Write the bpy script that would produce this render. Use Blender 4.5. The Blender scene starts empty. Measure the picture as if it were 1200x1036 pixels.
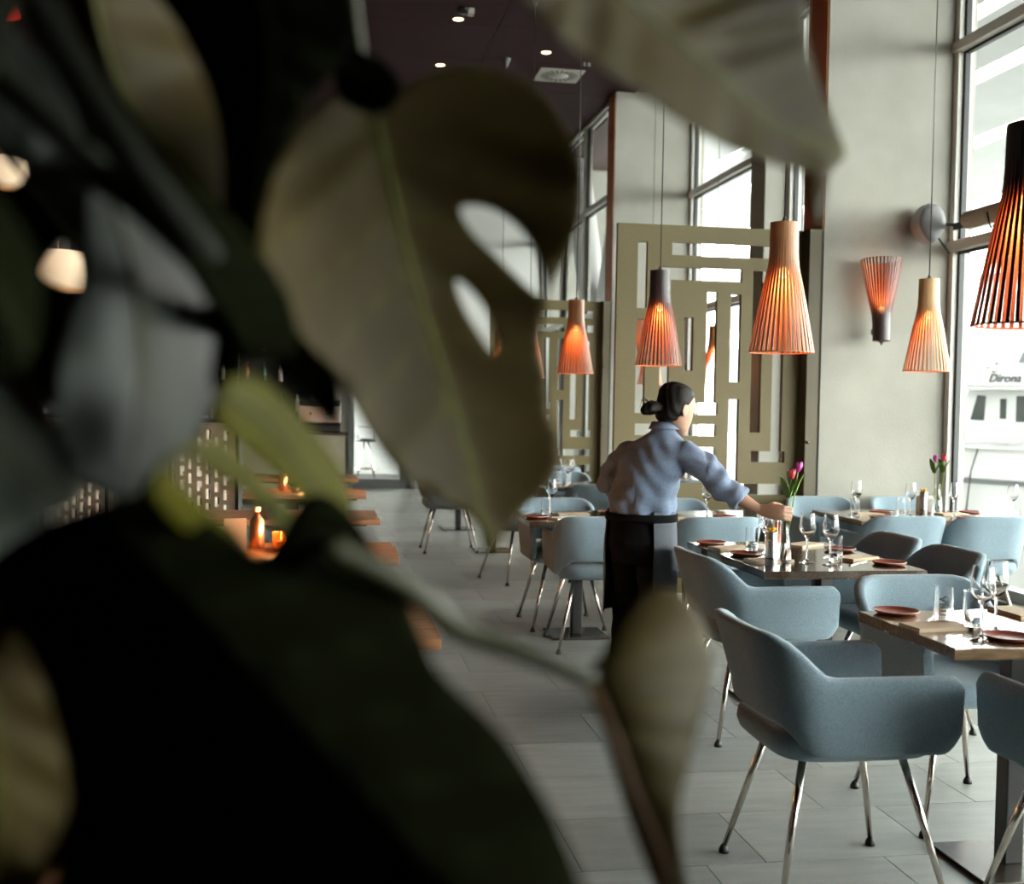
import bpy, bmesh, math, random
from mathutils import Vector, Matrix, geometry
import numpy as np
random.seed(7)
SC = bpy.context.scene
COL = SC.collection
PI = math.pi

# ------------------------------------------------------------------ camera, sky, exposure
FPX, CX, CY, EYE = 1350.0, 600.0, 518.0, 1.445
YAW, PITCH, ROLL = math.radians(9.587), math.radians(1.877), math.radians(1.022)
_r = Vector((math.cos(YAW), -math.sin(YAW), 0)); _f = Vector((math.sin(YAW), math.cos(YAW), 0)); _u = Vector((0, 0, 1))
_f2 = _f*math.cos(PITCH) - _u*math.sin(PITCH); _u2 = _u*math.cos(PITCH) + _f*math.sin(PITCH)
CR = _r*math.cos(ROLL) + _u2*math.sin(ROLL); CU = _u2*math.cos(ROLL) - _r*math.sin(ROLL); CF = _f2
cam = bpy.data.cameras.new('camera'); camo = bpy.data.objects.new('camera', cam); COL.objects.link(camo)
mw = Matrix.Identity(4)
for i in range(3):
    mw[i][0] = CR[i]; mw[i][1] = CU[i]; mw[i][2] = -CF[i]
mw[0][3], mw[1][3], mw[2][3] = 0, 0, EYE
camo.matrix_world = mw
cam.sensor_fit = 'HORIZONTAL'; cam.sensor_width = 36; cam.lens = 36*FPX/1200
cam.dof.use_dof = True; cam.dof.focus_distance = 4.7; cam.dof.aperture_fstop = 2.9
cam.clip_start = .02; cam.clip_end = 300
SC.camera = camo

w = bpy.data.worlds.new('overcast_sky'); SC.world = w; w.use_nodes = True
bg = w.node_tree.nodes['Background']; bg.inputs[0].default_value = (.965, 1, .945, 1); bg.inputs[1].default_value = 13
vs = SC.view_settings
vs.view_transform = 'Standard'; vs.look = 'None'; vs.gamma = 1; vs.use_curve_mapping = False; vs.exposure = 1.2
cy = SC.cycles
cy.use_denoising = True; cy.max_bounces = 10; cy.diffuse_bounces = 5; cy.glossy_bounces = 4
cy.transmission_bounces = 10; cy.transparent_max_bounces = 16; cy.caustics_reflective = False; cy.caustics_refractive = False
cy.sample_clamp_indirect = 6


# ------------------------------------------------------------------ helpers
def ray(px, py): return CR*((px-CX)/FPX) - CU*((py-CY)/FPX) + CF
EYEV = Vector((0, 0, EYE))
def at(px, py, d): return EYEV + ray(px, py)*d                # a point d metres in front of the lens
def at_z(px, py, z): r = ray(px, py); return EYEV + r*((z-EYE)/r.z)
def at_y(px, py, y): r = ray(px, py); return EYEV + r*(y/r.y)

MATS = {}
def mat(name, col, rough=.5, metal=0., var=0., scale=8., bump=0., bscale=None, spec=.5, stretch=(1, 1, 1), trans=0., emit=None, coat=0., rnd=0., sheen=0., detail=4):
    if name in MATS: return MATS[name]
    m = bpy.data.materials.new(name); m.use_nodes = True; nt = m.node_tree; N = nt.nodes; L = nt.links
    b = N['Principled BSDF']; b.inputs['Roughness'].default_value = rough; b.inputs['Metallic'].default_value = metal
    b.inputs['Specular IOR Level'].default_value = spec; b.inputs['Base Color'].default_value = (*col, 1)
    if coat: b.inputs['Coat Weight'].default_value = coat; b.inputs['Coat Roughness'].default_value = .08
    if sheen: b.inputs['Sheen Weight'].default_value = sheen; b.inputs['Sheen Roughness'].default_value = .5
    if trans: b.inputs['Transmission Weight'].default_value = trans; b.inputs['IOR'].default_value = 1.45
    if emit: b.inputs['Emission Color'].default_value = (*emit[0], 1); b.inputs['Emission Strength'].default_value = emit[1]
    tc = N.new('ShaderNodeTexCoord'); mp = N.new('ShaderNodeMapping'); mp.inputs['Scale'].default_value = stretch
    L.new(tc.outputs['Object'], mp.inputs[0])
    nz = N.new('ShaderNodeTexNoise'); nz.inputs['Scale'].default_value = scale; nz.inputs['Detail'].default_value = detail
    L.new(mp.outputs[0], nz.inputs['Vector'])
    if var or rnd:
        rp = N.new('ShaderNodeValToRGB'); e = rp.color_ramp.elements
        e[0].position = .3; e[1].position = .7
        e[0].color = (*[c*(1-var) for c in col], 1); e[1].color = (*[min(1, c*(1+var)) for c in col], 1)
        L.new(nz.outputs['Fac'], rp.inputs[0]); out = rp.outputs[0]
        if rnd:
            oi = N.new('ShaderNodeObjectInfo'); ge = N.new('ShaderNodeNewGeometry')
            ad = N.new('ShaderNodeMath'); ad.operation = 'ADD'; fr = N.new('ShaderNodeMath'); fr.operation = 'FRACT'
            L.new(oi.outputs['Random'], ad.inputs[0]); L.new(ge.outputs['Random Per Island'], ad.inputs[1]); L.new(ad.outputs[0], fr.inputs[0])
            mr = N.new('ShaderNodeMapRange'); mr.inputs['To Min'].default_value = 1-rnd; mr.inputs['To Max'].default_value = 1+rnd
            L.new(fr.outputs[0], mr.inputs[0])
            mx = N.new('ShaderNodeVectorMath'); mx.operation = 'SCALE'; L.new(out, mx.inputs[0]); L.new(mr.outputs[0], mx.inputs['Scale']); out = mx.outputs[0]
        L.new(out, b.inputs['Base Color'])
    if bump:
        bp = N.new('ShaderNodeBump'); bp.inputs['Strength'].default_value = bump; bp.inputs['Distance'].default_value = .01
        src = nz
        if bscale:
            src = N.new('ShaderNodeTexNoise'); src.inputs['Scale'].default_value = bscale; src.inputs['Detail'].default_value = 3; L.new(mp.outputs[0], src.inputs['Vector'])
        L.new(src.outputs['Fac'], bp.inputs['Height']); L.new(bp.outputs[0], b.inputs['Normal'])
    MATS[name] = m
    return m

def pane_mat():
    m = bpy.data.materials.new('window_glass'); m.use_nodes = True; nt = m.node_tree; N = nt.nodes; L = nt.links
    for n in list(N):
        if n.type == 'BSDF_PRINCIPLED': N.remove(n)
    t = N.new('ShaderNodeBsdfTransparent'); t.inputs[0].default_value = (.94, .97, .96, 1)
    g = N.new('ShaderNodeBsdfGlossy'); g.inputs['Roughness'].default_value = .01
    lw = N.new('ShaderNodeLayerWeight'); lw.inputs[0].default_value = .5; pw = N.new('ShaderNodeMath'); pw.operation = 'POWER'; pw.inputs[1].default_value = 5; fz = N.new('ShaderNodeMath'); fz.operation = 'MULTIPLY_ADD'; fz.inputs[1].default_value = .92; fz.inputs[2].default_value = .07
    L.new(lw.outputs['Facing'], pw.inputs[0]); L.new(pw.outputs[0], fz.inputs[0]); mx = N.new('ShaderNodeMixShader')
    L.new(fz.outputs[0], mx.inputs[0]); L.new(t.outputs[0], mx.inputs[1]); L.new(g.outputs[0], mx.inputs[2])
    L.new(mx.outputs[0], N['Material Output'].inputs['Surface']); MATS['pane'] = m
    return m
PANE = pane_mat()

class MB:
    def __init__(s): s.v = []; s.f = []
    def add(s, vs_, fs):
        o = len(s.v); s.v += [tuple(v) for v in vs_]; s.f += [tuple(i+o for i in f) for f in fs]; return s
    def box(s, x0, x1, y0, y1, z0, z1):
        return s.add([(x, y, z) for z in (z0, z1) for y in (y0, y1) for x in (x0, x1)],
                     [(0, 2, 3, 1), (4, 5, 7, 6), (0, 1, 5, 4), (2, 6, 7, 3), (0, 4, 6, 2), (1, 3, 7, 5)])
    def rings(s, rings, cap0=True, cap1=True, closed=True):
        n = len(rings[0]); fs = []
        for i in range(len(rings)-1):
            for j in range(n if closed else n-1):
                k = (j+1) % n; fs.append((i*n+j, i*n+k, (i+1)*n+k, (i+1)*n+j))
        if cap0: fs.append(tuple(range(n))[::-1])
        if cap1: fs.append(tuple((len(rings)-1)*n+j for j in range(n)))
        return s.add([p for r in rings for p in r], fs)
    def lathe(s, prof, n=24, c=(0, 0, 0), cap0=True, cap1=True):
        return s.rings([[(c[0]+r*math.cos(2*PI*j/n), c[1]+r*math.sin(2*PI*j/n), c[2]+z) for j in range(n)] for r, z in prof], cap0, cap1)
    def tube(s, pts, rad, n=8, cap=True):
        pts = [Vector(p) for p in pts]; rs = rad if isinstance(rad, (list, tuple)) else [rad]*len(pts); out = []; up = None
        for i, p in enumerate(pts):
            t = (pts[min(i+1, len(pts)-1)] - pts[max(i-1, 0)]).normalized()
            if up is None:
                up = Vector((0, 0, 1)) if abs(t.z) < .9 else Vector((1, 0, 0))
            a = t.cross(up).normalized(); b = a.cross(t).normalized(); up = b
            out.append([p + a*(rs[i]*math.cos(2*PI*j/n)) + b*(rs[i]*math.sin(2*PI*j/n)) for j in range(n)])
        return s.rings(out, cap, cap)
    def loft(s, secs, n=16, cap=True):                      # secs: (centre, axis_a, axis_b) ellipse sections
        return s.rings([[Vector(c) + Vector(a)*math.cos(2*PI*j/n) + Vector(b)*math.sin(2*PI*j/n) for j in range(n)] for c, a, b in secs], cap, cap)
    def ball(s, c, r, n=12, sc=(1, 1, 1)):
        return s.lathe2(c, [(r*math.sin(PI*i/n), -r*math.cos(PI*i/n)) for i in range(n+1)], sc, 2*n)
    def lathe2(s, c, prof, sc, n):
        return s.rings([[(c[0]+max(rr, 1e-5)*sc[0]*math.cos(2*PI*j/n), c[1]+max(rr, 1e-5)*sc[1]*math.sin(2*PI*j/n), c[2]+z*sc[2]) for j in range(n)] for rr, z in prof])
    def xf(s, M, i0=0):
        for i in range(i0, len(s.v)): s.v[i] = tuple(M @ Vector(s.v[i]))
        return s
    def mesh(s, name, mt, smooth=False, fix=False):
        me = bpy.data.meshes.new(name); me.from_pydata(s.v, [], s.f); me.update()
        if fix:
            bm = bmesh.new(); bm.from_mesh(me); bmesh.ops.remove_doubles(bm, verts=bm.verts, dist=1e-5); bmesh.ops.recalc_face_normals(bm, faces=bm.faces); bm.to_mesh(me); bm.free()
        if mt: me.materials.append(mt)
        if smooth:
            me.polygons.foreach_set('use_smooth', [True]*len(me.polygons))
            if mt and mt.name in ('clear_glass', 'pale_wine', 'amber_glass'): me.set_sharp_from_angle(angle=.7)
        return me

def link(name, data, parent=None, loc=None, rz=None):
    o = bpy.data.objects.new(name, data); COL.objects.link(o)
    if parent: o.parent = parent
    if loc is not None: o.location = loc
    if rz is not None: o.rotation_euler = (0, 0, rz)
    return o
def obj(name, mb, mt, parent=None, smooth=False, bevel=0., seg=2, auto=None, fix=True, sub=0):
    me = mb.mesh(name, mt, smooth, fix)
    if bevel:
        bm = bmesh.new(); bm.from_mesh(me)
        es = [e for e in bm.edges if len(e.link_faces) == 2 and e.calc_face_angle(0) > .6]
        bmesh.ops.bevel(bm, geom=es, offset=bevel, segments=seg, affect='EDGES', clamp_overlap=True, profile=.5); bm.to_mesh(me); bm.free()
        me.polygons.foreach_set('use_smooth', [smooth]*len(me.polygons))
    o = link(name, me, parent)
    if auto: me.set_sharp_from_angle(angle=auto)
    if sub:
        md = o.modifiers.new('smooth', 'SUBSURF'); md.levels = sub; md.render_levels = sub
    return o
def tag(o, label, cat, group=None, kind=None):
    if label: o['label'] = label
    if cat: o['category'] = cat
    if group: o['group'] = group
    if kind: o['kind'] = kind
    return o
def thing(name, label, cat, loc=(0, 0, 0), rz=0, group=None):
    return tag(link(name, None, None, loc, rz), label, cat, group)
def struct(name, mb, mt, label=None, **k):
    o = obj(name, mb, mt, **k); o['kind'] = 'structure'
    if label: o['label'] = label
    return o
def copytree(o, label, loc, rz=0, parent=None, group=None):
    c = o.copy(); COL.objects.link(c); c.parent = parent
    if parent is None:
        c.location = loc; c.rotation_euler = (0, 0, rz); c['label'] = label
        if group: c['group'] = group
    for ch in o.children: copytree(ch, None, None, 0, c)
    return c
def fret(x0, x1, z0, z1, holes, th):
    """a sheet in the XZ plane with rectangular openings, thickness along Y"""
    xs = sorted({x0, x1, *[h[0] for h in holes], *[h[1] for h in holes]}); zs = sorted({z0, z1, *[h[2] for h in holes], *[h[3] for h in holes]})
    xs = [x for x in xs if x0 <= x <= x1]; zs = [z for z in zs if z0 <= z <= z1]
    solid = lambda i, j: 0 <= i < len(xs)-1 and 0 <= j < len(zs)-1 and not any(h[0] < (xs[i]+xs[i+1])/2 < h[1] and h[2] < (zs[j]+zs[j+1])/2 < h[3] for h in holes)
    m = MB()
    for i in range(len(xs)-1):
        for j in range(len(zs)-1):
            if not solid(i, j): continue
            a, b, c, d = xs[i], xs[i+1], zs[j], zs[j+1]
            m.add([(a, 0, c), (b, 0, c), (b, 0, d), (a, 0, d)], [(0, 1, 2, 3)]); m.add([(a, th, c), (b, th, c), (b, th, d), (a, th, d)], [(3, 2, 1, 0)])
            if not solid(i-1, j): m.add([(a, 0, c), (a, th, c), (a, th, d), (a, 0, d)], [(3, 2, 1, 0)])
            if not solid(i+1, j): m.add([(b, 0, c), (b, th, c), (b, th, d), (b, 0, d)], [(0, 1, 2, 3)])
            if not solid(i, j-1): m.add([(a, 0, c), (b, 0, c), (b, th, c), (a, th, c)], [(3, 2, 1, 0)])
            if not solid(i, j+1): m.add([(a, 0, d), (b, 0, d), (b, th, d), (a, th, d)], [(0, 1, 2, 3)])
    return m

# ------------------------------------------------------------------ materials
CONC = mat('concrete', (.275, .266, .232), .8, var=.14, scale=1.6, bump=.15, bscale=60)
TILE = mat('floor_tile', (.35, .362, .338), .36, var=.12, scale=3, bump=.05, bscale=140, rnd=.16, stretch=(1, 5, 1))
GROUT = mat('grout', (.05, .05, .048), .9)
CEIL = mat('maroon_ceiling', (.030, .0105, .012), .8, var=.1, scale=3, spec=.15)
CEILB = mat('ceiling_backing', (.12, .08, .075), .8)
WFRAME = mat('window_frame_paint', (.58, .57, .52), .4)
DARKG = mat('black_gasket', (.012, .014, .014), .5)
DARKW = mat('dark_wall', (.022, .017, .013), .8, var=.3, scale=2)
OLIVE = mat('olive_screen', (.112, .084, .026), .6, var=.06, scale=60)
OLIVED = mat('olive_post', (.075, .06, .03), .6)
RUSTGLOW = mat('rust_warm_glow', (.48, .16, .065), .6, var=.12, scale=5, stretch=(4, 4, .6))  # rust-red paint brightened to carry the orange glow near the ceiling
FABRIC = mat('blue_wool', (.195, .268, .315), .9, var=.16, scale=170, bump=.25, bscale=420, sheen=.3)
CHROME = mat('chrome', (.62, .56, .5), .16, 1.)
RUBBER = mat('black_glide', (.012, .011, .011), .5)
STEEL = mat('black_steel', (.018, .016, .015), .38)
BRONZE = mat('bronze_plate', (.05, .038, .03), .22, .3)
WOODT = mat('lacquered_oak', (.19, .115, .06), .22, var=.35, scale=5, stretch=(3, 14, 14), coat=.5, bump=.06)
WOODD = mat('dark_lacquered_wood', (.055, .034, .022), .16, var=.35, scale=5, stretch=(14, 3, 14), coat=.6)
WOODR = mat('reddish_plank', (.33, .15, .07), .5, var=.4, scale=4, stretch=(2, 14, 14), bump=.1)
GLASS = mat('clear_glass', (1, 1, 1), .0, trans=1.)
WATER = mat('pale_wine', (.96, .97, .97), .0, trans=1.)
CORAL = mat('terracotta_glaze', (.24, .042, .024), .4, var=.1, scale=20)
CREAM = mat('cream_clay', (.62, .52, .42), .5)
TAN = mat('tan_card', (.55, .44, .30), .75, var=.05, scale=50)
LINEN = mat('linen_napkin', (.72, .70, .66), .9, var=.05, scale=80)
CUTLERY = mat('cutlery_steel', (.55, .54, .52), .22, 1.)
TIN = mat('brushed_tin', (.36, .36, .36), .35, .9, var=.1, scale=30, stretch=(1, 1, 12))
YELLOW = mat('yellow_bloom', (.8, .42, .02), .6)
WALNUT = mat('walnut_slat', (.42, .19, .085), .45, var=.18, scale=9, stretch=(6, 6, .5))
NATURAL = mat('birch_slat', (.60, .36, .17), .45, var=.12, scale=9, stretch=(6, 6, .5))
BLACKSL = mat('black_laminate_slat', (.03, .02, .02), .4)
WHITEP = mat('white_gelcoat', (.44, .45, .44), .35)

# ------------------------------------------------------------------ setting
XF, XP, ZC, YFAR, XL, YB = 4.755, 3.68, 5.46, 19.3, -3.9, -3.4
floor = struct('floor', MB().box(XL, XF+.1, YB, 26, -.12, -.0035), GROUT, 'grey stone tile floor of the restaurant')
TX, TY = .6, .4475
tile_me = MB().box(0, TX-.004, 0, TY-.004, -.02, 0).mesh('tile', TILE)
cells = []
iy = 0
for r in range(-8, 52):
    y0 = 6.571 - TY + r*TY - 9*TY*0
    off = .829 if r % 2 == 0 else .629
    for c in range(-9, 8):
        x0 = off + c*TX
        if x0 + TX < XL or x0 > XF: continue
        if y0 > YFAR or y0 + TY < YB: continue
        mid = Vector((x0+TX/2, y0+TY/2, 0)) - EYEV
        d = mid.dot(CF); vis = False
        if d > .5:
            px = CX + FPX*mid.dot(CR)/d; py = CY - FPX*mid.dot(CU)/d
            vis = 380 < px < 1290 and py < 1150
        cells.append((not vis, d, x0, y0))
cells.sort()
rest = MB()
for k, (nv, d, x0, y0) in enumerate(cells):
    if k < 300 and not nv: link('tile', tile_me, floor, (x0, y0, 0))
    else: rest.box(x0, min(x0+TX-.004, XF), y0, min(y0+TY-.004, YFAR), -.02, 0)
o = obj('distant_tiles', rest, TILE, floor, fix=False); o['kind'] = 'stuff'

ceil = struct('ceiling', MB().box(XL, XF+.1, YB, YFAR+.2, ZC+.006, ZC+.2), CEILB, 'dark maroon panelled ceiling')
cp = MB().box(0, 2.092, 0, 1.192, -.02, .006).mesh('ceiling_panel', CEIL)
for i in range(5):
    for j in range(20): 
        x = -3.9 + i*2.1 - .56
        if x + 2.1 > XF+.3: continue
        link('ceiling_panel', cp, ceil, (x, YB + j*1.2, ZC))
struct('wall_left', MB().box(XL-.2, XL, YB, YFAR, 0, ZC), DARKW)
struct('wall_back', MB().box(XL, XF, YB-.2, YB, 0, ZC), DARKW)

# right-hand piers with rust-red ends, warm glow mixed into the colour
def pier(y0, label):
    p = struct('wall_right_pier', MB().box(XP+.012, XF+.12, y0, y0+.35, 0, ZC), CONC, label)
    obj('end_lining', MB().box(XP, XP+.012, y0+.012, y0+.35, 0, 2.78), OLIVED, p)
    obj('end_glow_cladding', MB().box(XP, XP+.012, y0+.012, y0+.35, 2.78, ZC), RUSTGLOW, p)
    obj('seam', MB().box(XP+.02, XP+.95, y0-.0012, y0+.004, 2.83, 2.834), mat('pier_seam', (.3, .27, .22), .9), p)  # thin strip draws the seam line across the pier face
    obj('top_strip', MB().box(XP+.012, XF, y0-.012, y0, ZC-.1, ZC-.02), CONC, p)
    return p
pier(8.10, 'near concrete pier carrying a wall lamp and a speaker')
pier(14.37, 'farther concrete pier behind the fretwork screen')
struct('wall_right_pilaster', MB().box(4.45, XF+.12, 11.2, 11.6, 0, ZC), CONC, bevel=.01)
struct('wall_right_pilaster', MB().box(4.62, XF+.12, 2.2, 2.6, 0, ZC), CONC)
struct('trim_1', MB().box(4.60, XF+.1, 2.6, 8.1, 0, .16), CONC, 'low concrete sill under the near window')
struct('trim_2', MB().box(4.60, XF+.1, 8.45, 14.37, 0, .16), CONC, 'low concrete sill under the far windows')
struct('trim_3', MB().box(4.60, XF+.1, YB, 2.2, 0, .16), CONC)

def window(n, y0, y1, xf, z0=.16, posts=1, label=None):
    J = .065; zs = [z0, 2.68, 4.17, ZC]
    f = MB()
    for y in (y0, y1-J): f.box(xf-.06, xf+.06, y, y+J, z0, ZC)
    f.box(xf-.06, xf+.06, y0, y1, z0, z0+.07); f.box(xf-.06, xf+.06, y0, y1, ZC-.07, ZC)
    w_ = struct('window_%d' % n, f, WFRAME, label, fix=False)
    for z in zs[1:3]:
        obj('mullion', MB().box(xf-.085, xf+.06, y0, y1, z-.028, z+.05), WFRAME, w_, bevel=.008)
    ys = [y0 + (y1-y0)*k/(posts+1) for k in range(posts+2)]
    for y in ys[1:-1]: obj('post', MB().box(xf-.06, xf+.06, y-.035, y+.035, z0, ZC), WFRAME, w_, bevel=.006)
    for k in range(posts+1):
        a, b = ys[k] + (J if k == 0 else .035), ys[k+1] - (J if k == posts else .035)
        for j in range(3):
            c, d = zs[j] + (.07 if j == 0 else .05), zs[j+1] - (.028 if j < 2 else .07)
            p = obj('pane', MB().add([(xf, a, c), (xf, b, c), (xf, b, d), (xf, a, d)], [(0, 1, 2, 3)]), PANE, w_)
            g = MB()
            for yy in (a, b-.028): g.box(xf-.02, xf+.02, yy, yy+.028, c, d)
            g.box(xf-.02, xf+.02, a, b, d-.02, d)
            obj('gasket', g, DARKG, p, fix=False)
    return w_
window(1, 2.6, 8.1, XF, label='tall near window looking out on the white boat')
window(2, 8.45, 11.2, XF, posts=0, label='tall window between the near pier and the pilaster')
window(3, 11.6, 14.37, XF, posts=0, label='tall window beside the far pier')
struct('wall_right_near', MB().box(XF, XF+.2, YB, -1.4, .16, ZC), CONC)
window(4, -1.4, 2.2, XF)  # unseen bay beside the camera, opened to add frontal light
window(5, 14.72, YFAR, 3.78, posts=2, label='far glazing with white slanted columns outside')
struct('wall_right_return', MB().box(3.72, XF+.12, YFAR, YFAR+.2, 0, ZC), CONC)

# far wall with glazed door
fw = MB()
fw.box(-.55, .5, YFAR, YFAR+.2, 0, ZC); fw.box(.5, 1.62, YFAR, YFAR+.2, 3.2, ZC)
struct('wall_far', fw, mat('far_plaster', (.34, .32, .27), .85, var=.12, scale=1.2), 'plaster wall at the far end of the room', fix=False)
struct('wall_far_right', MB().box(1.62, 3.78, YFAR, YFAR+.2, 0, ZC), mat('white_plaster', (.66, .66, .63), .8, var=.04, scale=1), 'white plaster wall at the far end right of the door')
struct('wall_far_left', MB().box(XL, -.55, YFAR, YFAR+.2, 0, ZC), DARKW)
DOORF = mat('grey_door_frame', (.15, .155, .15), .5)
df = MB()
for a, b in ((.5, .6), (1.36, 1.46), (1.55, 1.62)): df.box(a, b, YFAR-.04, YFAR+.1, 0, 3.2)
df.box(.5, 1.62, YFAR-.04, YFAR+.1, 3.1, 3.2); df.box(.6, 1.36, YFAR-.03, YFAR+.06, .0, .16); df.box(1.46, 1.55, YFAR, YFAR+.06, 0, 3.1)
dr = struct('door_1', df, DOORF, 'grey framed glass door in the far wall', fix=False)
obj('pane', MB().add([(.6, YFAR+.02, .16), (1.36, YFAR+.02, .16), (1.36, YFAR+.02, 3.1), (.6, YFAR+.02, 3.1)], [(0, 1, 2, 3)]), PANE, dr)
obj('door_handle', MB().tube([(1.30, YFAR-.09, .9), (1.30, YFAR-.09, 1.3)], .012).tube([(1.30, YFAR-.09, .95), (1.30, YFAR-.02, .95)], .008).tube([(1.30, YFAR-.09, 1.25), (1.30, YFAR-.02, 1.25)], .008), CHROME, dr, smooth=True)
struct('wall_far_lobby', MB().box(-1.5, 3.6, 23.2, 23.4, 0, ZC), mat('lobby_plaster', (.42, .43, .42), .8))

struct('ceiling_sky_block', MB().box(-1.5, 3.7, YFAR+.2, 23.4, 3.3, 3.45), CEILB)  # lobby roof added to keep sky light off the lobby
# ceiling fittings
LAMPG = mat('warm_downlight_glow', (1, .8, .5), .5, emit=((1, .62, .25), 14))
RIMW = mat('white_rim', (.5, .42, .3), .4, .6)
for k, (px, py, lab) in enumerate([(537, 22, 'small round recessed downlight beside the ceiling detector'), (516, 76, 'small round recessed downlight farthest left on the maroon ceiling'), (640, 61, 'small round recessed downlight nearest the square vent grille')]):
    c = at_z(px, py, ZC-.02); t = thing('recessed_downlight', lab, 'downlight', (c.x, c.y, ZC-.02), 0, 'ceiling downlights')
    obj('rim', MB().lathe([(.05, .0), (.062, 0), (.064, -.006), (.05, -.008), (.05, 0)], 24, cap0=False, cap1=False), RIMW, t, smooth=True)
    obj('lamp', MB().lathe([(.05, -.001), (.001, -.004)], 24), LAMPG, t)
VENTW = mat('vent_white', (.42, .40, .36), .5)
c = at_z(655, 88, ZC-.02); t = thing('ceiling_vent', 'square white swirl diffuser set in the maroon ceiling', 'vent', (c.x, c.y, ZC-.02))
obj('plate', MB().box(-.27, .27, -.27, .27, -.012, 0), VENTW, t, bevel=.004)
obj('disc', MB().lathe([(.11, -.012), (.10, -.02), (.001, -.022)], 32), VENTW, t, smooth=True)
sl = MB().box(.13, .225, -.012, .012, -.0145, -.011).mesh('slot', DARKG)
for k in range(20): link('slot', sl, t, (0, 0, 0), 2*PI*k/20)
c = at_z(544, 10, ZC-.02); t = thing('ceiling_detector', 'small dark box detector on the ceiling by a downlight', 'detector', (c.x, c.y, ZC-.02))
obj('housing', MB().lathe([(.07, 0), (.07, -.02), (.05, -.05), (.001, -.052)], 16), STEEL, t, smooth=True)
obj('bracket', MB().box(.04, .10, -.05, .05, -.06, 0), VENTW, t, bevel=.005)
c = at_z(685, 73, ZC-.02); t = thing('sprinkler', 'tiny pair of sprinkler heads on the ceiling near the vent', 'sprinkler', (c.x, c.y, ZC-.02))
for dx in (0, .055): obj('sprinkler_head', MB().lathe([(.018, 0), (.016, -.02), (.008, -.025), (.02, -.035), (.001, -.036)], 12, (dx, 0, 0)), VENTW, t, smooth=True)

# ------------------------------------------------------------------ outside
QUAY = mat('quay_paving', (.17, .17, .165), .8, var=.1, scale=.6)
o = struct('ground_quay', MB().box(XF+.2, 60, -30, 70, -.5, -.3), QUAY, 'pale quay paving outside the windows')
PERG = mat('grey_soffit', (.20, .205, .20), .8, var=.08, scale=.8)
t = thing('quay_canopy', 'grey slotted canopy roof over the quay seen through the upper windows', 'canopy', (4.95, 0, -.3))
for a, b in ((.0, 3.25), (3.55, 4.81), (5.2, 7.15), (7.65, 10.85), (11.85, 13.6)):
    obj('roof_slab', MB().box(a, b, -12, 34, 6.9, 7.08), PERG, t)
for y in (-8, 2, 12, 22, 32): obj('cross_beam', MB().box(0, 13.6, y, y+.25, 7.08, 7.4), PERG, t)
for y in (-8, 2, 32): obj('post', MB().box(12.6, 12.85, y, y+.25, 0, 6.9), PERG, t)
# white slanted columns outside the far glazing
for k, (a, b, lab) in enumerate([((4.15, 15.6, -.3), (4.15, 19.2, 6.5), 'white tubular column leaning away beyond the far glazing'), ((4.35, 18.9, -.3), (4.35, 15.2, 6.5), 'white tubular column leaning towards the far pier')]):
    t = thing('slanted_column', lab, 'column', (a[0], a[1], a[2]))
    A, B = Vector((0, 0, 0)), Vector(b)-Vector(a)
    obj('shaft', MB().tube([A, B*.5, B], .21, 20), WHITEP, t, smooth=True)
    obj('base_collar', MB().lathe([(.34, 0), (.34, .05), (.3, .08), (.001, .08)], 24), WHITEP, t, smooth=True, auto=.6)

# boat
bt = thing('motor_boat', 'white motor boat with dark cabin windows moored beyond the near window', 'boat', (9.6, 15.0, -.3), math.radians(-60))
BGREY = mat('boat_grey_glass', (.03, .036, .036), .25); BSHADE = mat('boat_grey_band', (.12, .13, .135), .5)
Z = .3
hull = MB().rings([[(x, -.10 if z > .5 else .0, z+Z) for x, z in ()] or [(-2.2, y, z+Z), (9, y, z+Z)] for y, z in ()] or [[(-2.2, 0, -.3+Z), (9, 0, -.3+Z), (9, 3.4, -.3+Z), (-2.2, 3.4, -.3+Z)], [(-2.4, -.06, .40+Z), (9, -.06, .40+Z), (9, 3.5, .40+Z), (-2.4, 3.5, .40+Z)], [(-2.5, -.1, .93+Z), (9, -.1, .93+Z), (9, 3.5, .93+Z), (-2.5, 3.5, .93+Z)]])
obj('hull', hull, WHITEP, bt, bevel=.02)
obj('rub_rail', MB().box(-2.5, 9, -.16, -.05, .50+Z, .57+Z), WHITEP, bt, bevel=.015)
obj('boot_stripe', MB().box(-2.45, 9, -.085, -.04, .42+Z, .485+Z), BSHADE, bt)
obj('bulwark_cap', MB().box(-2.5, 9, -.16, .02, .925+Z, .965+Z), WHITEP, bt, bevel=.01)
cab = MB().rings([[(x0, .22, z+Z), (8.5, .22, z+Z), (8.5, 3.0, z+Z), (x0, 3.0, z+Z)] for x0, z in ((-1.05, .93), (-.66, 1.78))])
obj('cabin', cab, WHITEP, bt, bevel=.02)
obj('eave', MB().box(-.75, 8.6, .02, 3.1, 1.77+Z, 1.83+Z), WHITEP, bt, bevel=.02)
fly = MB().rings([[(x0, y, z+Z), (8.5, y, z+Z), (8.5, 3.0, z+Z), (x0, 3.0, z+Z)] for x0, y, z in ((-.7, .0, 1.83), (-.55, .06, 2.2), (-.35, .14, 2.33))])
obj('upper_coaming', fly, WHITEP, bt, bevel=.02)
def bwin(pts, y):
    n = len(pts); return MB().add([(x, y-.012, z+Z) for x, z in pts] + [(x, y+.02, z+Z) for x, z in pts], [tuple(range(n))[::-1], tuple(range(n, 2*n))] + [(i, (i+1) % n, n+(i+1) % n, n+i) for i in range(n)])
obj('cabin_window', bwin([(-.60, 1.34), (-.39, 1.33), (-.37, 1.69), (-.50, 1.70)], .22), BGREY, bt)
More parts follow.
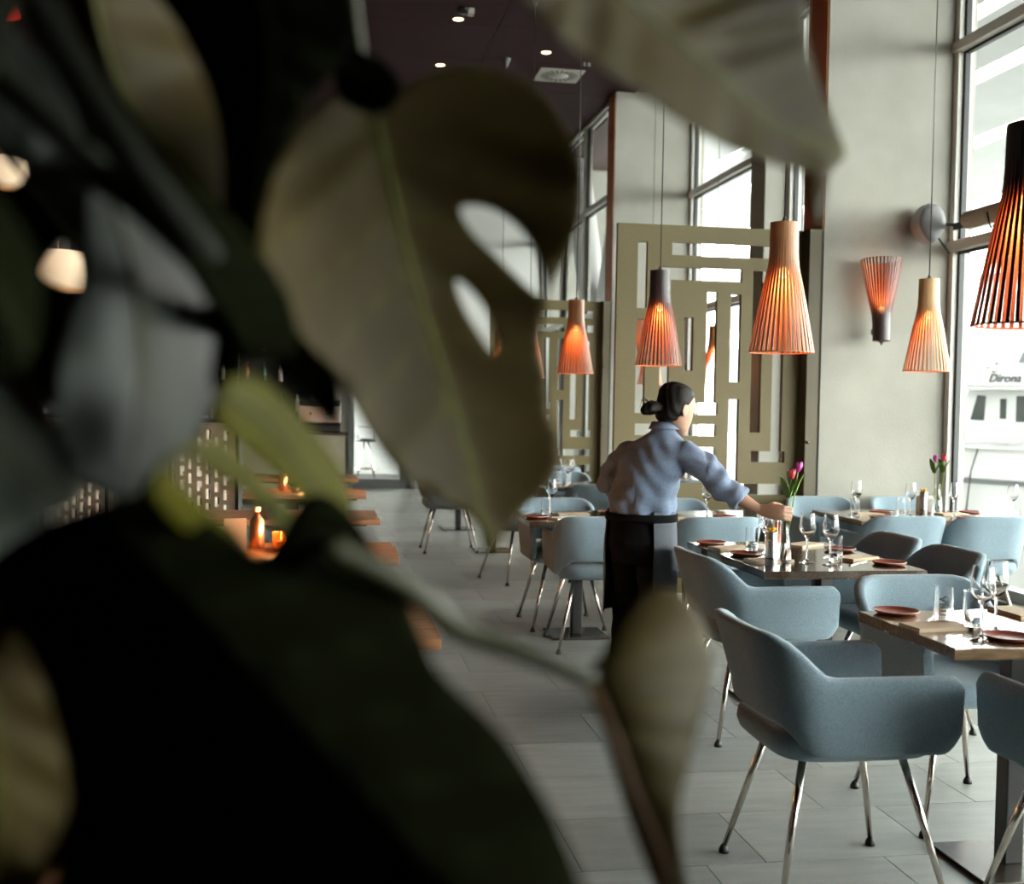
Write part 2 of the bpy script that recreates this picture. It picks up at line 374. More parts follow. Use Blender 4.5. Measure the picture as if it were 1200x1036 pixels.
obj('cabin_window', bwin([(.09, 1.32), (.24, 1.32), (.24, 1.69), (.09, 1.69)], .22), BGREY, bt)
dw = obj('cabin_door', bwin([(-.27, .99), (.02, .99), (.02, 1.73), (-.27, 1.73)], .215), WHITEP, bt)
obj('door_window', bwin([(-.14, 1.36), (-.05, 1.36), (-.05, 1.65), (-.14, 1.65)], .20), BGREY, dw)
obj('side_vent', bwin([(.2, 2.16), (.45, 2.16), (.45, 2.36), (.30, 2.38)], .02), BSHADE, bt)
rl = MB()
rl.tube([(-.4, .2, 2.52+Z), (3, .2, 2.66+Z), (8, .2, 2.7+Z)], .018)
for x in (-.3, .3, 1.2, 2.2, 3.2): rl.tube([(x, .2, 2.3+Z), (x, .2, 2.56+Z+.03*x)], .012)
obj('top_rail', rl, WHITEP, bt, smooth=True)
obj('deck_rail', MB().tube([(-2.4, .0, 1.03+Z), (.28, .0, 1.03+Z), (.45, .0, 1.25+Z), (3, 0, 1.25+Z)], .012), mat('rail_steel', (.4, .4, .4), .3, 1), bt, smooth=True)
for k, (x, z) in enumerate([(-.2, 2.12), (-.08, 2.17), (-.13, 2.06)]): obj('spotlight', MB().ball((x, -.05, z+Z), .045, 8), CHROME, bt, smooth=True)
tc_ = bpy.data.curves.new('name_lettering', 'FONT'); tc_.body = 'Dirona'; tc_.size = .20; tc_.shear = .35; tc_.extrude = .004; tc_.offset = .004
to = bpy.data.objects.new('name_lettering', tc_); COL.objects.link(to); bpy.context.view_layer.update()
tm = bpy.data.meshes.new_from_object(to.evaluated_get(bpy.context.evaluated_depsgraph_get())); bpy.data.objects.remove(to)
wd = max(v.co.x for v in tm.vertices); tm.transform(Matrix.Translation((-.235, .005, 1.885+Z)) @ Matrix.Rotation(PI/2, 4, 'X') @ Matrix.Diagonal((.49/wd, .82, 1, 1)))
tm.materials.clear(); tm.materials.append(mat('name_paint', (.035, .04, .045), .5)); o = link('name_lettering', tm, bt); o['label'] = 'grey slanted lettering reading Dirona'
obj('mooring_rope', MB().tube([(-.28, -.12, .96+Z), (-.36, -.17, .6+Z), (-.42, -.16, .0+Z)], .012), STEEL, bt, smooth=True)

# things on the quay behind the boat
BLDG = mat('pale_render', (.62, .62, .60), .8); 
t = thing('quayside_building', 'pale blocky building far behind the moored boat', 'building', (27, 37, -.3), math.radians(-30))
obj('wall', MB().box(-14, 16, 0, 6, 0, 6.6), BLDG, t)
for i in range(12): 
    for j in range(3): obj('window', MB().box(-13+i*2.4, -11.8+i*2.4, -.05, .1, .8+j*2, 2.1+j*2), BSHADE, t)
obj('roof', MB().box(-14.3, 16.3, -.3, 6.3, 6.6, 6.8), BSHADE, t)
t = thing('deck_canopy', 'blue grey canvas awning above the boat rail', 'awning', (8.5, 19.2, -.3), math.radians(-60))
AWN = mat('awning_canvas', (.19, .23, .26), .8)
obj('valance', MB().box(-1.35, 1.2, 0, 1.8, 3.55, 3.80), AWN, t, bevel=.03)
for x in (-1.25, 1.1): obj('pole', MB().tube([(x, .05, 0), (x, .05, 3.56)], .03), WHITEP, t, smooth=True)
t = thing('red_pennant', 'small red and white pennant hanging over the awning', 'flag', (8.2, 18.3, -.3), math.radians(-60))
obj('pole', MB().tube([(-.32, 0, 0), (-.32, 0, 4.5)], .02), WHITEP, t, smooth=True)
obj('cloth', MB().rings([[(-.3+.5*k/6, .03*math.sin(k*1.3), 4.35-.3*k/6), (-.3+.5*k/6, .03*math.sin(k*1.3)+.01, 4.35-.3*k/6), (-.2+.55*k/6, .03*math.sin(k*1.3)+.01, 3.95-.22*k/6), (-.2+.55*k/6, .03*math.sin(k*1.3), 3.95-.22*k/6)] for k in range(7)]), mat('flag_red', (.5, .06, .05), .8), t)
for (x, y, lab) in ((11.0, 16.0, 'closed dark parasol standing left on the boat deck'), (11.55, 15.6, 'closed dark parasol standing right on the boat deck')):
    t = thing('closed_parasol', lab, 'parasol', (x, y, 2.335))
    obj('pole', MB().tube([(0, 0, 0), (0, 0, .25)], .02), STEEL, t, smooth=True)
    obj('canopy', MB().lathe([(.06, .1), (.16, .14), (.13, .3), (.10, .36), (.13, .4), (.05, .75), (.005, .82)], 12), mat('parasol_grey', (.13, .15, .15), .9), t, smooth=True)

# ------------------------------------------------------------------ fretwork screens
SY = 8.22
def hol(px0, px1, py0, py1):
    a = at_y(px0, py0, SY); b = at_y(px1, py0, SY); c = at_y((px0+px1)/2, py0, SY); d = at_y((px0+px1)/2, py1, SY)
    return (a.x, b.x, d.z, c.z)
HOLES = [hol(748, 759.5, 283, 361), hol(746, 757, 374, 484), hol(788, 927, 286.5, 301.5), hol(775.5, 870, 314, 329), hol(775.5, 786.5, 314, 452),
         hol(802, 813, 372, 434), hol(829, 841, 342, 486), hol(800, 841, 472, 486), hol(857, 869, 345, 448), hol(883, 895, 318, 507),
         hol(883, 927, 318, 332), hol(907, 919.5, 350, 542), hol(880, 919.5, 529, 542), hol(744, 839, 497, 510.5), hol(762, 838, 524, 537),
         hol(854, 866, 468, 566), hol(854, 918, 567, 580), hol(745, 757, 537, 590), hol(776, 838, 553, 566), hol(776, 788, 566, 640), hol(805, 918, 598, 611), hol(900, 912, 611, 680)]
PX0, PX1, PZ1 = at_y(724.5, 262, SY).x, at_y(942, 269, SY).x, at_y(730, 261, SY).z
def screen(y, lab):
    t = thing('fretwork_screen', lab, 'screen', (PX0, y, 0), 0, 'olive fretwork screens')
    s_ = fret(0, PX1-PX0, .06, PZ1, [(a-PX0, b-PX0, c, d) for a, b, c, d in HOLES], .045)
    obj('fret_panel', s_, OLIVE, t, fix=False)
    obj('post', MB().box(PX1-PX0, XP-PX0-.004, -.115, .235, 0, PZ1), OLIVED, t, bevel=.004)
    for z in (.5, 1.2, 1.95): obj('hinge', MB().tube([(PX1-PX0+.02, -.115, z), (PX1-PX0+.02, -.135, z)], .012), STEEL, t, smooth=True)
    obj('foot', MB().box(.05, .25, -.06, .10, 0, .06), OLIVED, t, bevel=.005); obj('foot', MB().box(1.0, 1.2, -.06, .10, 0, .06), OLIVED, t, bevel=.005)
screen(SY, 'tall olive fretwork screen behind the woman, joined to the near pier')
screen(SY+6.27, 'far olive fretwork screen partly hidden by the big leaf')

# ------------------------------------------------------------------ chairs
def smooth01(a, b, x): t_ = max(0, min(1, (x-a)/(b-a))); return t_*t_*(3-2*t_)
def chair_meshes():
    hw, xb, xf_, R_ = .27, -.285, .275, .17
    path = []
    for k in range(19): path.append((xf_ - (xf_-(xb+R_))*(k/18)**1.7, -hw, 0, -1))
    for k in range(1, 9):
        a = PI/2*k/8; path.append((xb+R_-R_*math.sin(a), -hw+R_-R_*math.cos(a), -math.sin(a), -math.cos(a)))
    for k in range(1, 6): path.append((xb, (-hw+R_)*(1-k/6*1.0), -1, 0))
    path = path + [(xb, 0, -1, 0)] + [(x, -y, nx, -ny) for x, y, nx, ny in path[::-1]]
    rings = []
    for x, y, nx, ny in path:
        bk = smooth01(-.12, -.275, x)
        zt = .685 + .125*smooth01(-.125, -.28, x) - .028*(max(0, (x-.235)/.04))**2.2
        zb = .452 + .085*smooth01(-.17, -.28, x) + .05*(max(0, (x-.215)/.06))**2.2
        th = .036 + .01*bk; rr = []
        lean = .012 + .062*bk
        for off, z in ((0, zb+.012), (0, zb+(zt-zb)*.25), (0, zb+(zt-zb)*.5), (0, zb+(zt-zb)*.75), (0, zt-.016), (-.006, zt-.004), (-th/2, zt), (-th+.006, zt-.004), (-th, zt-.016), (-th, zb+(zt-zb)*.6), (-th, zb+(zt-zb)*.3), (-th, zb+.012), (-th+.008, zb), (-.008, zb)):
            o_ = off + lean*max(0, (z-zb)/(zt-zb))**1.15 - .012
            rr.append((x+nx*o_, y+ny*o_, z))
        rings.append(rr)
    shell = MB().rings(rings).mesh('shell', FABRIC, True, True); shell.set_sharp_from_angle(angle=1.2)
    s = []
    for z, k in ((.425, .80), (.43, .90), (.447, .97), (.47, 1), (.50, .985), (.515, .93), (.52, .80)):
        ring = []
        for j in range(40):
            a = 2*PI*j/40; ca, sa = math.cos(a), math.sin(a)
            ring.append((.0 + .262*k*math.copysign(abs(ca)**.45, ca) , .238*k*math.copysign(abs(sa)**.45, sa), z))
        s.append(ring)
    seat = MB().rings(s).mesh('seat', FABRIC, True, True)
    leg = MB().tube([(0, 0, .44), (.052, .050, .24), (.105, .105, .018)], [.0125, .0115, .0085], 10).mesh('leg', CHROME, True, True)
    gl = MB().lathe([(.004, .03), (.009, .026), (.016, .012), (.017, 0)], 12, (.105, .105, 0)).mesh('glide', RUBBER, True, True)
    cross = MB().box(-.17, .17, -.015, .015, .418, .43).box(-.015, .015, -.15, .15, .418, .43).mesh('underframe', STEEL, False, False)
    return shell, seat, leg, gl, cross
CM = chair_meshes()
def chair(x, y, rz, label):
    t = thing('tub_chair', label, 'chair', (x, y, 0), rz, 'blue upholstered tub chairs')
    link('shell', CM[0], t); link('seat', CM[1], t); link('underframe', CM[4], t)
    for sx in (1, -1):
        for sy in (1, -1):
            l = link('leg', CM[2], t, (.15*sx, .13*sy, 0)); l.scale = (sx, sy, 1)
            link('glide', CM[3], l)
    return t
E_, N_, W_, S_ = 0, PI/2, PI, -PI/2          # the way a chair faces
for x, y, r, lab in [
    (1.575, 3.30, E_, 'blue tub chair closest to the camera, in profile left of the nearest table'),
    (2.22, 2.86, N_+.04, 'blue tub chair cut by the right edge, its arm in front of the nearest table'),
    (2.28, 3.83, S_, 'blue tub chair mostly hidden under the far side of the nearest table'),
    (1.95, 4.90, E_+.03, 'blue tub chair left of the tulip table, in front of the woman'),
    (2.66, 5.50, W_, 'dark fronted tub chair right of the tulip table, the farther of two'),
    (2.66, 4.94, W_, 'dark fronted tub chair right of the tulip table, the nearer of two'),
    (1.64, 6.74, N_-.05, 'blue tub chair seen from behind, left of the woman'),
    (1.60, 7.42, S_, 'blue tub chair facing the camera across the table left of the woman'),
    (2.34, 6.72, N_, 'blue tub chair seen from behind between the woman and her outstretched arm'),
    (2.42, 7.44, S_, 'blue tub chair facing the camera just in front of the olive screen'),
    (3.57, 6.80, N_, 'pale blue tub chair with its back to the camera below the wall lamp'),
    (4.12, 6.78, N_, 'blue tub chair with its back to the camera at the right window'),
    (3.62, 7.66, S_, 'blue tub chair against the concrete pier under the wall lamp'),
    (4.27, 7.66, S_, 'blue tub chair against the pier behind the tulip vase'),
    (2.28, 9.40, N_, 'shaded tub chair seen from behind at the second table left of the woman'),
    (2.30, 10.45, S_, 'tub chair facing the camera behind the second table left of the woman'),
    (1.66, 9.30, E_+.35, 'tub chair of which only shell and chrome legs show under the leaf tip'),
    (1.28, 11.20, E_, 'far tub chair whose chrome legs stand left under the leaf'),
    (2.45, 11.95, N_, 'far tub chair partly hidden behind the glasses'),
    (3.3, 10.0, N_, 'tub chair glimpsed through the openings of the olive screen'),
]: chair(x, y, r, lab)

# ------------------------------------------------------------------ tables
def table(x0, x1, y0, y1, label, wood, bases, z=.75, th=.036, name='dining_table'):
    cx_, cy_ = (x0+x1)/2, (y0+y1)/2
    t = thing(name, label, 'table', (cx_, cy_, 0), 0)
    n = 14; rnd = random.Random(int(x0*97+y0*31)); a, b = x1-cx_, y1-cy_
    def edge(p, q): return [(p[0]+(q[0]-p[0])*k/n + rnd.uniform(-.003, .003)*(0 < k < n), p[1]+(q[1]-p[1])*k/n + rnd.uniform(-.003, .003)*(0 < k < n)) for k in range(n)]
    loop = edge((-a, -b), (a, -b)) + edge((a, -b), (a, b)) + edge((a, b), (-a, b)) + edge((-a, b), (-a, -b))
    obj('tabletop', MB().rings([[(x*k, y*k, z_) for x, y in loop] for z_, k in ((z-th, .992), (z-th*.8, 1), (z-.004, 1), (z, .996))]), wood, t)
    for bx, by in bases:
        bx -= cx_; by -= cy_
        p = obj('column', MB().box(bx-.032, bx+.032, by-.032, by+.032, .012, z-th-.006), STEEL, t, bevel=.004)
        obj('base_plate', MB().box(bx-.18, bx+.18, by-.17, by+.17, 0, .014), BRONZE, t, bevel=.003)
        obj('top_bracket', MB().box(bx-.14, bx+.14, by-.12, by+.12, z-th-.008, z-th), STEEL, t)
    return t
table(1.855, 2.62, 3.10, 3.71, 'nearest oak table cut by the right edge with glasses and plates', WOODT, [(2.2, 3.33)])
table(1.89, 2.64, 4.65, 5.70, 'dark glossy table the woman leans over with the held vase', WOODD, [(2.26, 4.86), (2.26, 5.40)])
table(1.25, 1.98, 6.72, 7.44, 'dark table behind the chair left of the woman', WOODD, [(1.62, 7.05)])
table(1.985, 2.72, 6.72, 7.44, 'oak table in front of the olive screen beyond the tulip table', WOODT, [(2.35, 7.05)])
table(3.39, 4.70, 6.78, 7.52, 'oak table by the window with a tulip vase below the pier', WOODT, [(3.75, 7.15), (4.4, 7.15)])
table(2.02, 2.75, 9.55, 10.3, 'dark table second behind the woman, under the orange pendant', WOODD, [(2.35, 9.9)])
table(1.32, 2.0, 10.78, 11.5, 'far dark table whose base plate shows under the leaf tip', WOODD, [(1.7, 11.15)])
table(1.25, 2.1, 12.7, 13.5, 'farthest dark table left, base plate beside slim chrome legs', WOODD, [(1.6, 13.1)])
table(2.95, 3.65, 10.2, 10.9, 'table glimpsed through the olive screen', WOODT, [(3.3, 10.55)])

# ------------------------------------------------------------------ pendant lamps and wall lamps
GLOWB = mat('lamp_bulb', (1, .8, .5), .5, emit=((1, .5, .15), 2.2))
CAPM = mat('pendant_cap', (.10, .09, .085), .5)
WIN = mat('slat_inner_wood', (.60, .25, .12), .5)
def slat_mesh(outer, n=36):
    prof = [(.0640, .60), (.0650, .54), (.0660, .47), (.0680, .43), (.0720, .395), (.0790, .36), (.0930, .30), (.1090, .22), (.1260, .13), (.1500, .0)]
    hwid = 2*PI*.0655/n/2*.98; m = MB(); V = []
    for r, z in prof:
        V += [(r, -hwid, z), (r, hwid, z), (r-.0035, hwid, z), (r-.0035, -hwid, z)]
    fs = []; mi = []
    for i in range(len(prof)-1):
        for j in range(4):
            k = (j+1) % 4; fs.append((i*4+j, i*4+k, i*4+4+k, i*4+4+j)); mi.append(0 if j == 0 else 1)
    fs += [(3, 2, 1, 0), tuple(len(V)-4+j for j in range(4))]; mi += [0, 1]
    me = bpy.data.meshes.new('slat'); me.from_pydata(V, [], fs); me.materials.append(outer); me.materials.append(WIN)
    me.polygons.foreach_set('material_index', mi); me.update()
    return me
SL = {'walnut': slat_mesh(WALNUT), 'black': slat_mesh(BLACKSL), 'birch': slat_mesh(NATURAL)}
def joined(me, n=36):
    V = []; F = []; MI = []
    for k in range(n):
        R_ = Matrix.Rotation(2*PI*k/n, 3, 'Z'); o_ = len(V)
        V += [tuple(R_ @ v.co) for v in me.vertices]; F += [tuple(i+o_ for i in p.vertices) for p in me.polygons]; MI += [p.material_index for p in me.polygons]
    j = bpy.data.meshes.new('slat_cage'); j.from_pydata(V, [], F)
    for mt in me.materials: j.materials.append(mt)
    j.polygons.foreach_set('material_index', MI); j.update(); return j
SJ = {k: joined(v) for k, v in SL.items()}
ringm = MB().lathe([(.1465, 0), (.1465, .006), (.143, .006), (.143, 0)], 48, cap0=False, cap1=False).mesh('rim_ring', WIN, True, True)
topm = MB().lathe([(.061, .592), (.02, .60), (.012, .612), (.004, .63)], 24, cap0=False).mesh('top_disc', CAPM, True, True)
bulbm = MB().ball((0, 0, .37), .026, 8).mesh('bulb', GLOWB, True, True)
sockm = MB().lathe([(.02, .40), (.022, .44), (.022, .592)], 12).mesh('socket', CAPM, True, True)
def lamp_body(t, kind, fine, watt=1.5):
    if fine:
        for k in range(36): link('slat', SL[kind], t, (0, 0, 0), 2*PI*k/36)
    else:
        o_ = link('slat_cage', SJ[kind], t); o_['kind'] = 'stuff'
    link('rim_ring', ringm, t); link('top_disc', topm, t); link('socket', sockm, t); link('bulb', bulbm, t)
    ld = bpy.data.lights.new('lamp_glow', 'POINT'); ld.energy = watt; ld.color = (1, .46, .16); ld.shadow_soft_size = .03
    lo = link('lamp_glow', ld, t, (0, 0, .31))
def pendant(x, y, kind, lab, fine=False, zb=1.705):
    t = thing('pendant_lamp', lab, 'pendant lamp', (x, y, zb), 0, 'slatted wooden pendant lamps')
    lamp_body(t, kind, fine)
    top = ZC-.02-zb
    obj('cord', MB().tube([(0, 0, .62), (0, 0, top-.05)], .0035, 6), STEEL, t, smooth=True)
    obj('ceiling_canopy', MB().lathe([(.055, top), (.055, top-.005), (.006, top-.11)], 20), CAPM, t, smooth=True, auto=.6)
pendant(2.075, 3.15, 'black', 'black and red slatted pendant cut by the right picture edge', True)
pendant(2.115, 5.07, 'walnut', 'large walnut slatted pendant in front of the olive screen', True)
pendant(2.125, 7.06, 'black', 'black slatted pendant hanging above the woman\'s head', True)
pendant(2.07, 9.22, 'walnut', 'orange lit walnut pendant left of the black one', False)
pendant(3.905, 6.96, 'birch', 'pale birch slatted pendant hanging beside the window', True)
pendant(3.95, 9.1, 'walnut', 'pendant peeping out under the large walnut pendant', False)
pendant(4.1, 11.6, 'walnut', 'pendant seen through the narrow slots of the olive screen', False)
pendant(3.9, 13.3, 'walnut', 'pendant seen through the screen below the black pendant', False)
pendant(2.05, 11.2, 'walnut', 'far pendant half hidden at the edge of the big leaf', False)
pendant(2.1, 13.3, 'walnut', 'far pendant seen in the slit of the big leaf', False)
def wall_lamp(x, y, zb, lab, fine):
    t = thing('wall_lamp', lab, 'wall lamp', (x, y-.165, zb), 0, 'upturned slatted wall lamps')
    t.rotation_euler = (PI-.06, 0, 0); t.location.y = y-.158
    lamp_body(t, 'black' if fine else 'walnut', fine, .8)
    obj('wall_bracket', MB().box(-.02, .02, -.125, -.06, .5, .54), CAPM, t)
    return t
wall_lamp(3.905*8.1/7.75-.01, 8.10, 2.555, 'dark slatted wall lamp opening upwards on the near concrete pier', True)
wall_lamp(4.06, 14.37, 2.555, 'slatted wall lamp on the far pier seen through the screen', False)

# speaker and rolled blind
t = thing('wall_speaker', 'grey egg shaped loudspeaker high on the concrete pier', 'speaker', (4.44, 7.93, 2.83))
SPK = mat('speaker_grey', (.15, .145, .15), .6, var=.1, scale=200); SPW = mat('speaker_shell', (.33, .325, .315), .5)
def egg(s, y): return [(s*(.108*math.cos(a)*(1-.45*max(0, -math.sin(a))**1.6)), y, s*(.15*math.sin(a))) for a in [2*PI*k/28 for k in range(28)]]
obj('cabinet', MB().rings([egg(.86, .12), egg(1.0, .06), egg(1.02, -.02), egg(.98, -.035)]), SPW, t, smooth=True, auto=.7)
obj('grille', MB().rings([egg(.965, -.03), egg(.955, -.042), egg(.6, -.054), egg(.2, -.058)]), SPK, t, smooth=True)
obj('wall_bracket', MB().tube([(0, .1, 0), (0, .17, 0)], .03), STEEL, t, smooth=True)
obj('arm', MB().tube([(.08, .06, -.06), (.2, .06, -.2)], .008), STEEL, t, smooth=True)
t = thing('roller_blind', 'rolled beige blind on black brackets along the near window', 'blind', (4.64, 7.9, 2.84))
obj('roll', MB().tube([(0, -.15, .0), (0, -1.6, .0), (0, -2.6, 0)], .065, 20), mat('blind_canvas', (.38, .32, .24), .85, var=.1, scale=8), t, smooth=True, auto=.7)
br = MB().box(-.02, .1, -.13, -.11, -.02, .02).box(-.02, .0, -.13, .02, -.05, .0).box(-.1, .1, .0, .02, -.02, .0)
obj('bracket', br, STEEL, t, fix=False); obj('strap', MB().tube([(-.07, -.5, .0), (-.05, -.5, -.08), (.0, -.5, -.16)], .006), STEEL, t, smooth=True)

# ------------------------------------------------------------------ things on the tables
TT = .7502
WG = MB().lathe([(.001, .0), (.034, 0), (.035, .002), (.014, .006), (.0045, .016), (.0038, .05), (.0038, .10), (.008, .112), (.026, .130), (.036, .146), (.0375, .156), (.035, .185), (.0305, .226), (.0293, .226), (.0338, .185), (.0362, .157), (.035, .148), (.025, .1325), (.006, .116), (.001, .1145)], 28).mesh('bowl_and_stem', GLASS, True, True)
TB = MB().lathe([(.001, 0), (.024, 0), (.027, .003), (.0305, .03), (.0315, .06), (.029, .124), (.0278, .124), (.0302, .06), (.029, .03), (.0255, .012), (.001, .010)], 28).mesh('tumbler', GLASS, True, True)
TBW = MB().lathe([(.001, .0105), (.025, .0125), (.0288, .03), (.0294, .045), (.001, .045)], 24).mesh('water', WATER, True, True)
PLT = MB().lathe([(.001, .004), (.055, .004), (.066, .008), (.0745, .0145), (.0765, .0135), (.070, .006), (.055, .0), (.001, 0)], 36).mesh('plate', CORAL, True, True)
PRIM = MB().lathe([(.0742, .0146), (.0765, .0152), (.0775, .0135), (.0745, .0118)], 36, cap0=False, cap1=False).mesh('rim', CREAM, True, True)
def folded():
    m = MB(); m.box(-.10, .10, -.055, .055, 0, .007).box(-.098, .10, -.053, .055, .007, .012); return m
NAP = folded().mesh('napkin', TAN, False, False)
NAPW = folded().mesh('napkin', LINEN, False, False)
def knife():
    m = MB(); m.rings([[(x, -w_, 0), (x, w_, 0), (x, w_, .003), (x, -w_, .003)] for x, w_ in ((-.105, .004), (-.10, .006), (-.02, .005), (0, .0045), (.01, .008), (.08, .009), (.105, .002))]); return m
KNF = knife().mesh('blade', CUTLERY, True, True)
def fork():
    m = MB(); m.rings([[(x, -w_, z), (x, w_, z), (x, w_, z+.0025), (x, -w_, z+.0025)] for x, w_, z in ((-.10, .004, 0), (-.095, .006, 0), (-.02, .003, .004), (.03, .003, .006), (.05, .011, .002), (.06, .012, .002))])
    for k in range(4): y = -.0105+k*.007; m.box(.06, .105, y-.0015, y+.0015, .002, .0045)
    return m
FRK = fork().mesh('tines', CUTLERY, False, False)
def put(name, me, cat, x, y, lab, rz=0, z=TT, extra=None, grp=None):
    o_ = tag(link(name, me, None, (x, y, z), rz), lab, cat, grp)
    if extra: 
        for n_, m_ in extra: link(n_, m_, o_)
    return o_
def wine(x, y, lab): return put('wine_glass', WG, 'wine glass', x, y, lab, grp='stemmed wine glasses')
def tumbler(x, y, lab, water=False): return put('tumbler', TB, 'glass', x, y, lab, grp='clear tumblers', extra=[('water', TBW)] if water else None)
def plate(x, y, lab): return put('side_plate', PLT, 'plate', x, y, lab, extra=[('rim', PRIM)], grp='terracotta side plates')
def napkin(x, y, rz, lab, white=False): return put('folded_napkin', NAPW if white else NAP, 'napkin', x, y, lab, rz, grp='folded napkins')
def knife_(x, y, rz, lab): return put('table_knife', KNF, 'knife', x, y, lab, rz, grp='table knives')
def fork_(x, y, rz, lab): return put('table_fork', FRK, 'fork', x, y, lab, rz, grp='table forks')
# nearest table
plate(1.965, 3.655, 'terracotta plate on the far left corner of the nearest table')
plate(2.10, 3.215, 'terracotta plate with pale rim at the front edge of the nearest table')
napkin(1.965, 3.40, .12, 'tan folded napkin between the two plates on the nearest table')
napkin(2.40, 3.62, PI/2, 'tan folded napkin at the back of the nearest table')
wine(2.005, 3.205, 'wine glass left of the front plate on the nearest table')
wine(2.13, 3.33, 'wine glass standing behind the front plate at the right picture edge')
g = tumbler(2.025, 3.46, 'tumbler with white printed letters on the nearest table')
tumbler(2.075, 3.37, 'plain tumbler between the two wine glasses on the nearest table', True)
knife_(2.03, 3.55, .9, 'table knife beside the far plate on the nearest table'); fork_(2.26, 3.27, -.35, 'fork at the right picture edge on the nearest table')
tc_ = bpy.data.curves.new('printed_letters', 'FONT'); tc_.body = 'ITRA'; tc_.size = .031; tc_.extrude = .0004; tc_.offset = .0006
to = bpy.data.objects.new('printed_letters', tc_); COL.objects.link(to); bpy.context.view_layer.update()
tm = bpy.data.meshes.new_from_object(to.evaluated_get(bpy.context.evaluated_depsgraph_get())); bpy.data.objects.remove(to)
for v in tm.vertices:                                     # wrap the upright word around the glass wall
    u_, h_ = v.co.y-.009, v.co.x; a = math.radians(-122)+u_/-.032; r_ = .0322+v.co.z
    v.co = (r_*math.cos(a), r_*math.sin(a), .032+h_)
tm.materials.clear(); 
pm = mat('white_print', (.85, .85, .85), .6); pt = pm.node_tree; tl = pt.nodes.new('ShaderNodeBsdfTranslucent'); tl.inputs[0].default_value = (.95, .95, .95, 1); ms = pt.nodes.new('ShaderNodeMixShader')
pt.links.new(pt.nodes['Principled BSDF'].outputs[0], ms.inputs[1]); pt.links.new(tl.outputs[0], ms.inputs[2]); pt.links.new(ms.outputs[0], pt.nodes['Material Output'].inputs['Surface'])
tm.materials.append(pm); o = link('printed_letters', tm, g); o['label'] = 'white upright letters reading ITRA'
# tulip table
plate(1.985, 5.60, 'terracotta plate at the far left corner of the tulip table')
plate(2.005, 5.17, 'terracotta plate midway along the left side of the tulip table')
plate(2.555, 5.33, 'terracotta plate on the far right of the tulip table')
plate(2.56, 4.84, 'terracotta plate at the near right corner of the tulip table')
napkin(2.015, 5.40, .25, 'tan folded napkin between the left plates of the tulip table'); napkin(2.03, 4.95, .2, 'tan folded napkin nearest the left edge of the tulip table')
napkin(2.49, 5.02, .5, 'tan folded napkin beside the near right plate of the tulip table'); napkin(2.18, 5.42, .9, 'white crumpled napkin behind the wine glass on the tulip table', True)
napkin(2.45, 5.52, .6, 'tan folded napkin at the far right of the tulip table')
wine(2.075, 5.10, 'wine glass left of the tin canister on the tulip table'); wine(2.20, 4.92, 'wine glass just right of the held vase')
wine(2.275, 4.84, 'wine glass in front of the tumbler right of the held vase'); wine(2.14, 5.25, 'wine glass behind the wrist of the woman')
tumbler(2.06, 5.24, 'tumbler left of the tin canister on the tulip table', True); tumbler(2.33, 4.90, 'tumbler right of the held vase, half filled', True)
knife_(2.10, 5.50, .7, 'table knife behind the far left plate'); knife_(2.43, 4.88, .75, 'table knife left of the near right plate'); fork_(2.42, 5.15, .8, 'fork near the right tumbler on the tulip table')
def canister(x, y, lab, bloom='pot'):
    t = thing('tin_canister', lab, 'canister', (x, y, TT))
    obj('body', MB().lathe([(.001, 0), (.025, 0), (.026, .003), (.026, .147), (.0245, .15), (.023, .147), (.022, .01), (.001, .008)], 24), TIN, t, smooth=True, auto=.6)
    for z in (.03, .11): obj('band', MB().lathe([(.0262, z), (.0268, z+.002), (.0262, z+.004)], 24, cap0=False, cap1=False), CUTLERY, t, smooth=True)
    b = MB()
    for k in range(7): a = k*2.4; b.ball((.012*math.cos(a)*(k > 0), .012*math.sin(a)*(k > 0), .155+.004*(k % 3)), .010, 5, (1, 1, .8))
    obj('yellow_flower_head', b, YELLOW, t, smooth=True)
canister(1.995, 4.84, 'slim tin canister with orange flower beside the held vase')
t = thing('orange_bottle', 'slender orange bottle behind the held vase', 'bottle', (2.10, 5.04, TT))
obj('body', MB().lathe([(.001, 0), (.018, 0), (.019, .004), (.019, .10), (.008, .14), (.008, .175), (.001, .176)], 20), mat('orange_glass', (.8, .12, .02), .2), t, smooth=True)
obj('cap', MB().lathe([(.0095, .172), (.0095, .19), (.001, .191)], 16), mat('bottle_cap', (.6, .55, .5), .4), t, smooth=True, auto=.6)
STEMG = mat('tulip_stem', (.24, .34, .07), .5, var=.2, scale=30); LEAFG = mat('tulip_leaf', (.13, .27, .05), .45, var=.3, scale=12)
def vase_prof(): return [(.001, 0), (.030, 0), (.034, .004), (.035, .05), (.031, .10), (.021, .15), (.019, .18), (.024, .20), (.0225, .20), (.0172, .18), (.0192, .15), (.0292, .10), (.033, .05), (.032, .012), (.001, .010)]
def vase(x, y, lab):
    t = thing('glass_vase', lab, 'vase', (x, y, TT))
    obj('body', MB().lathe(vase_prof(), 28), GLASS, t, smooth=True)
    obj('water', MB().lathe([(.001, .0105), (.031, .0125), (.032, .05), (.0295, .09), (.001, .09)], 24), WATER, t, smooth=True)
    return t
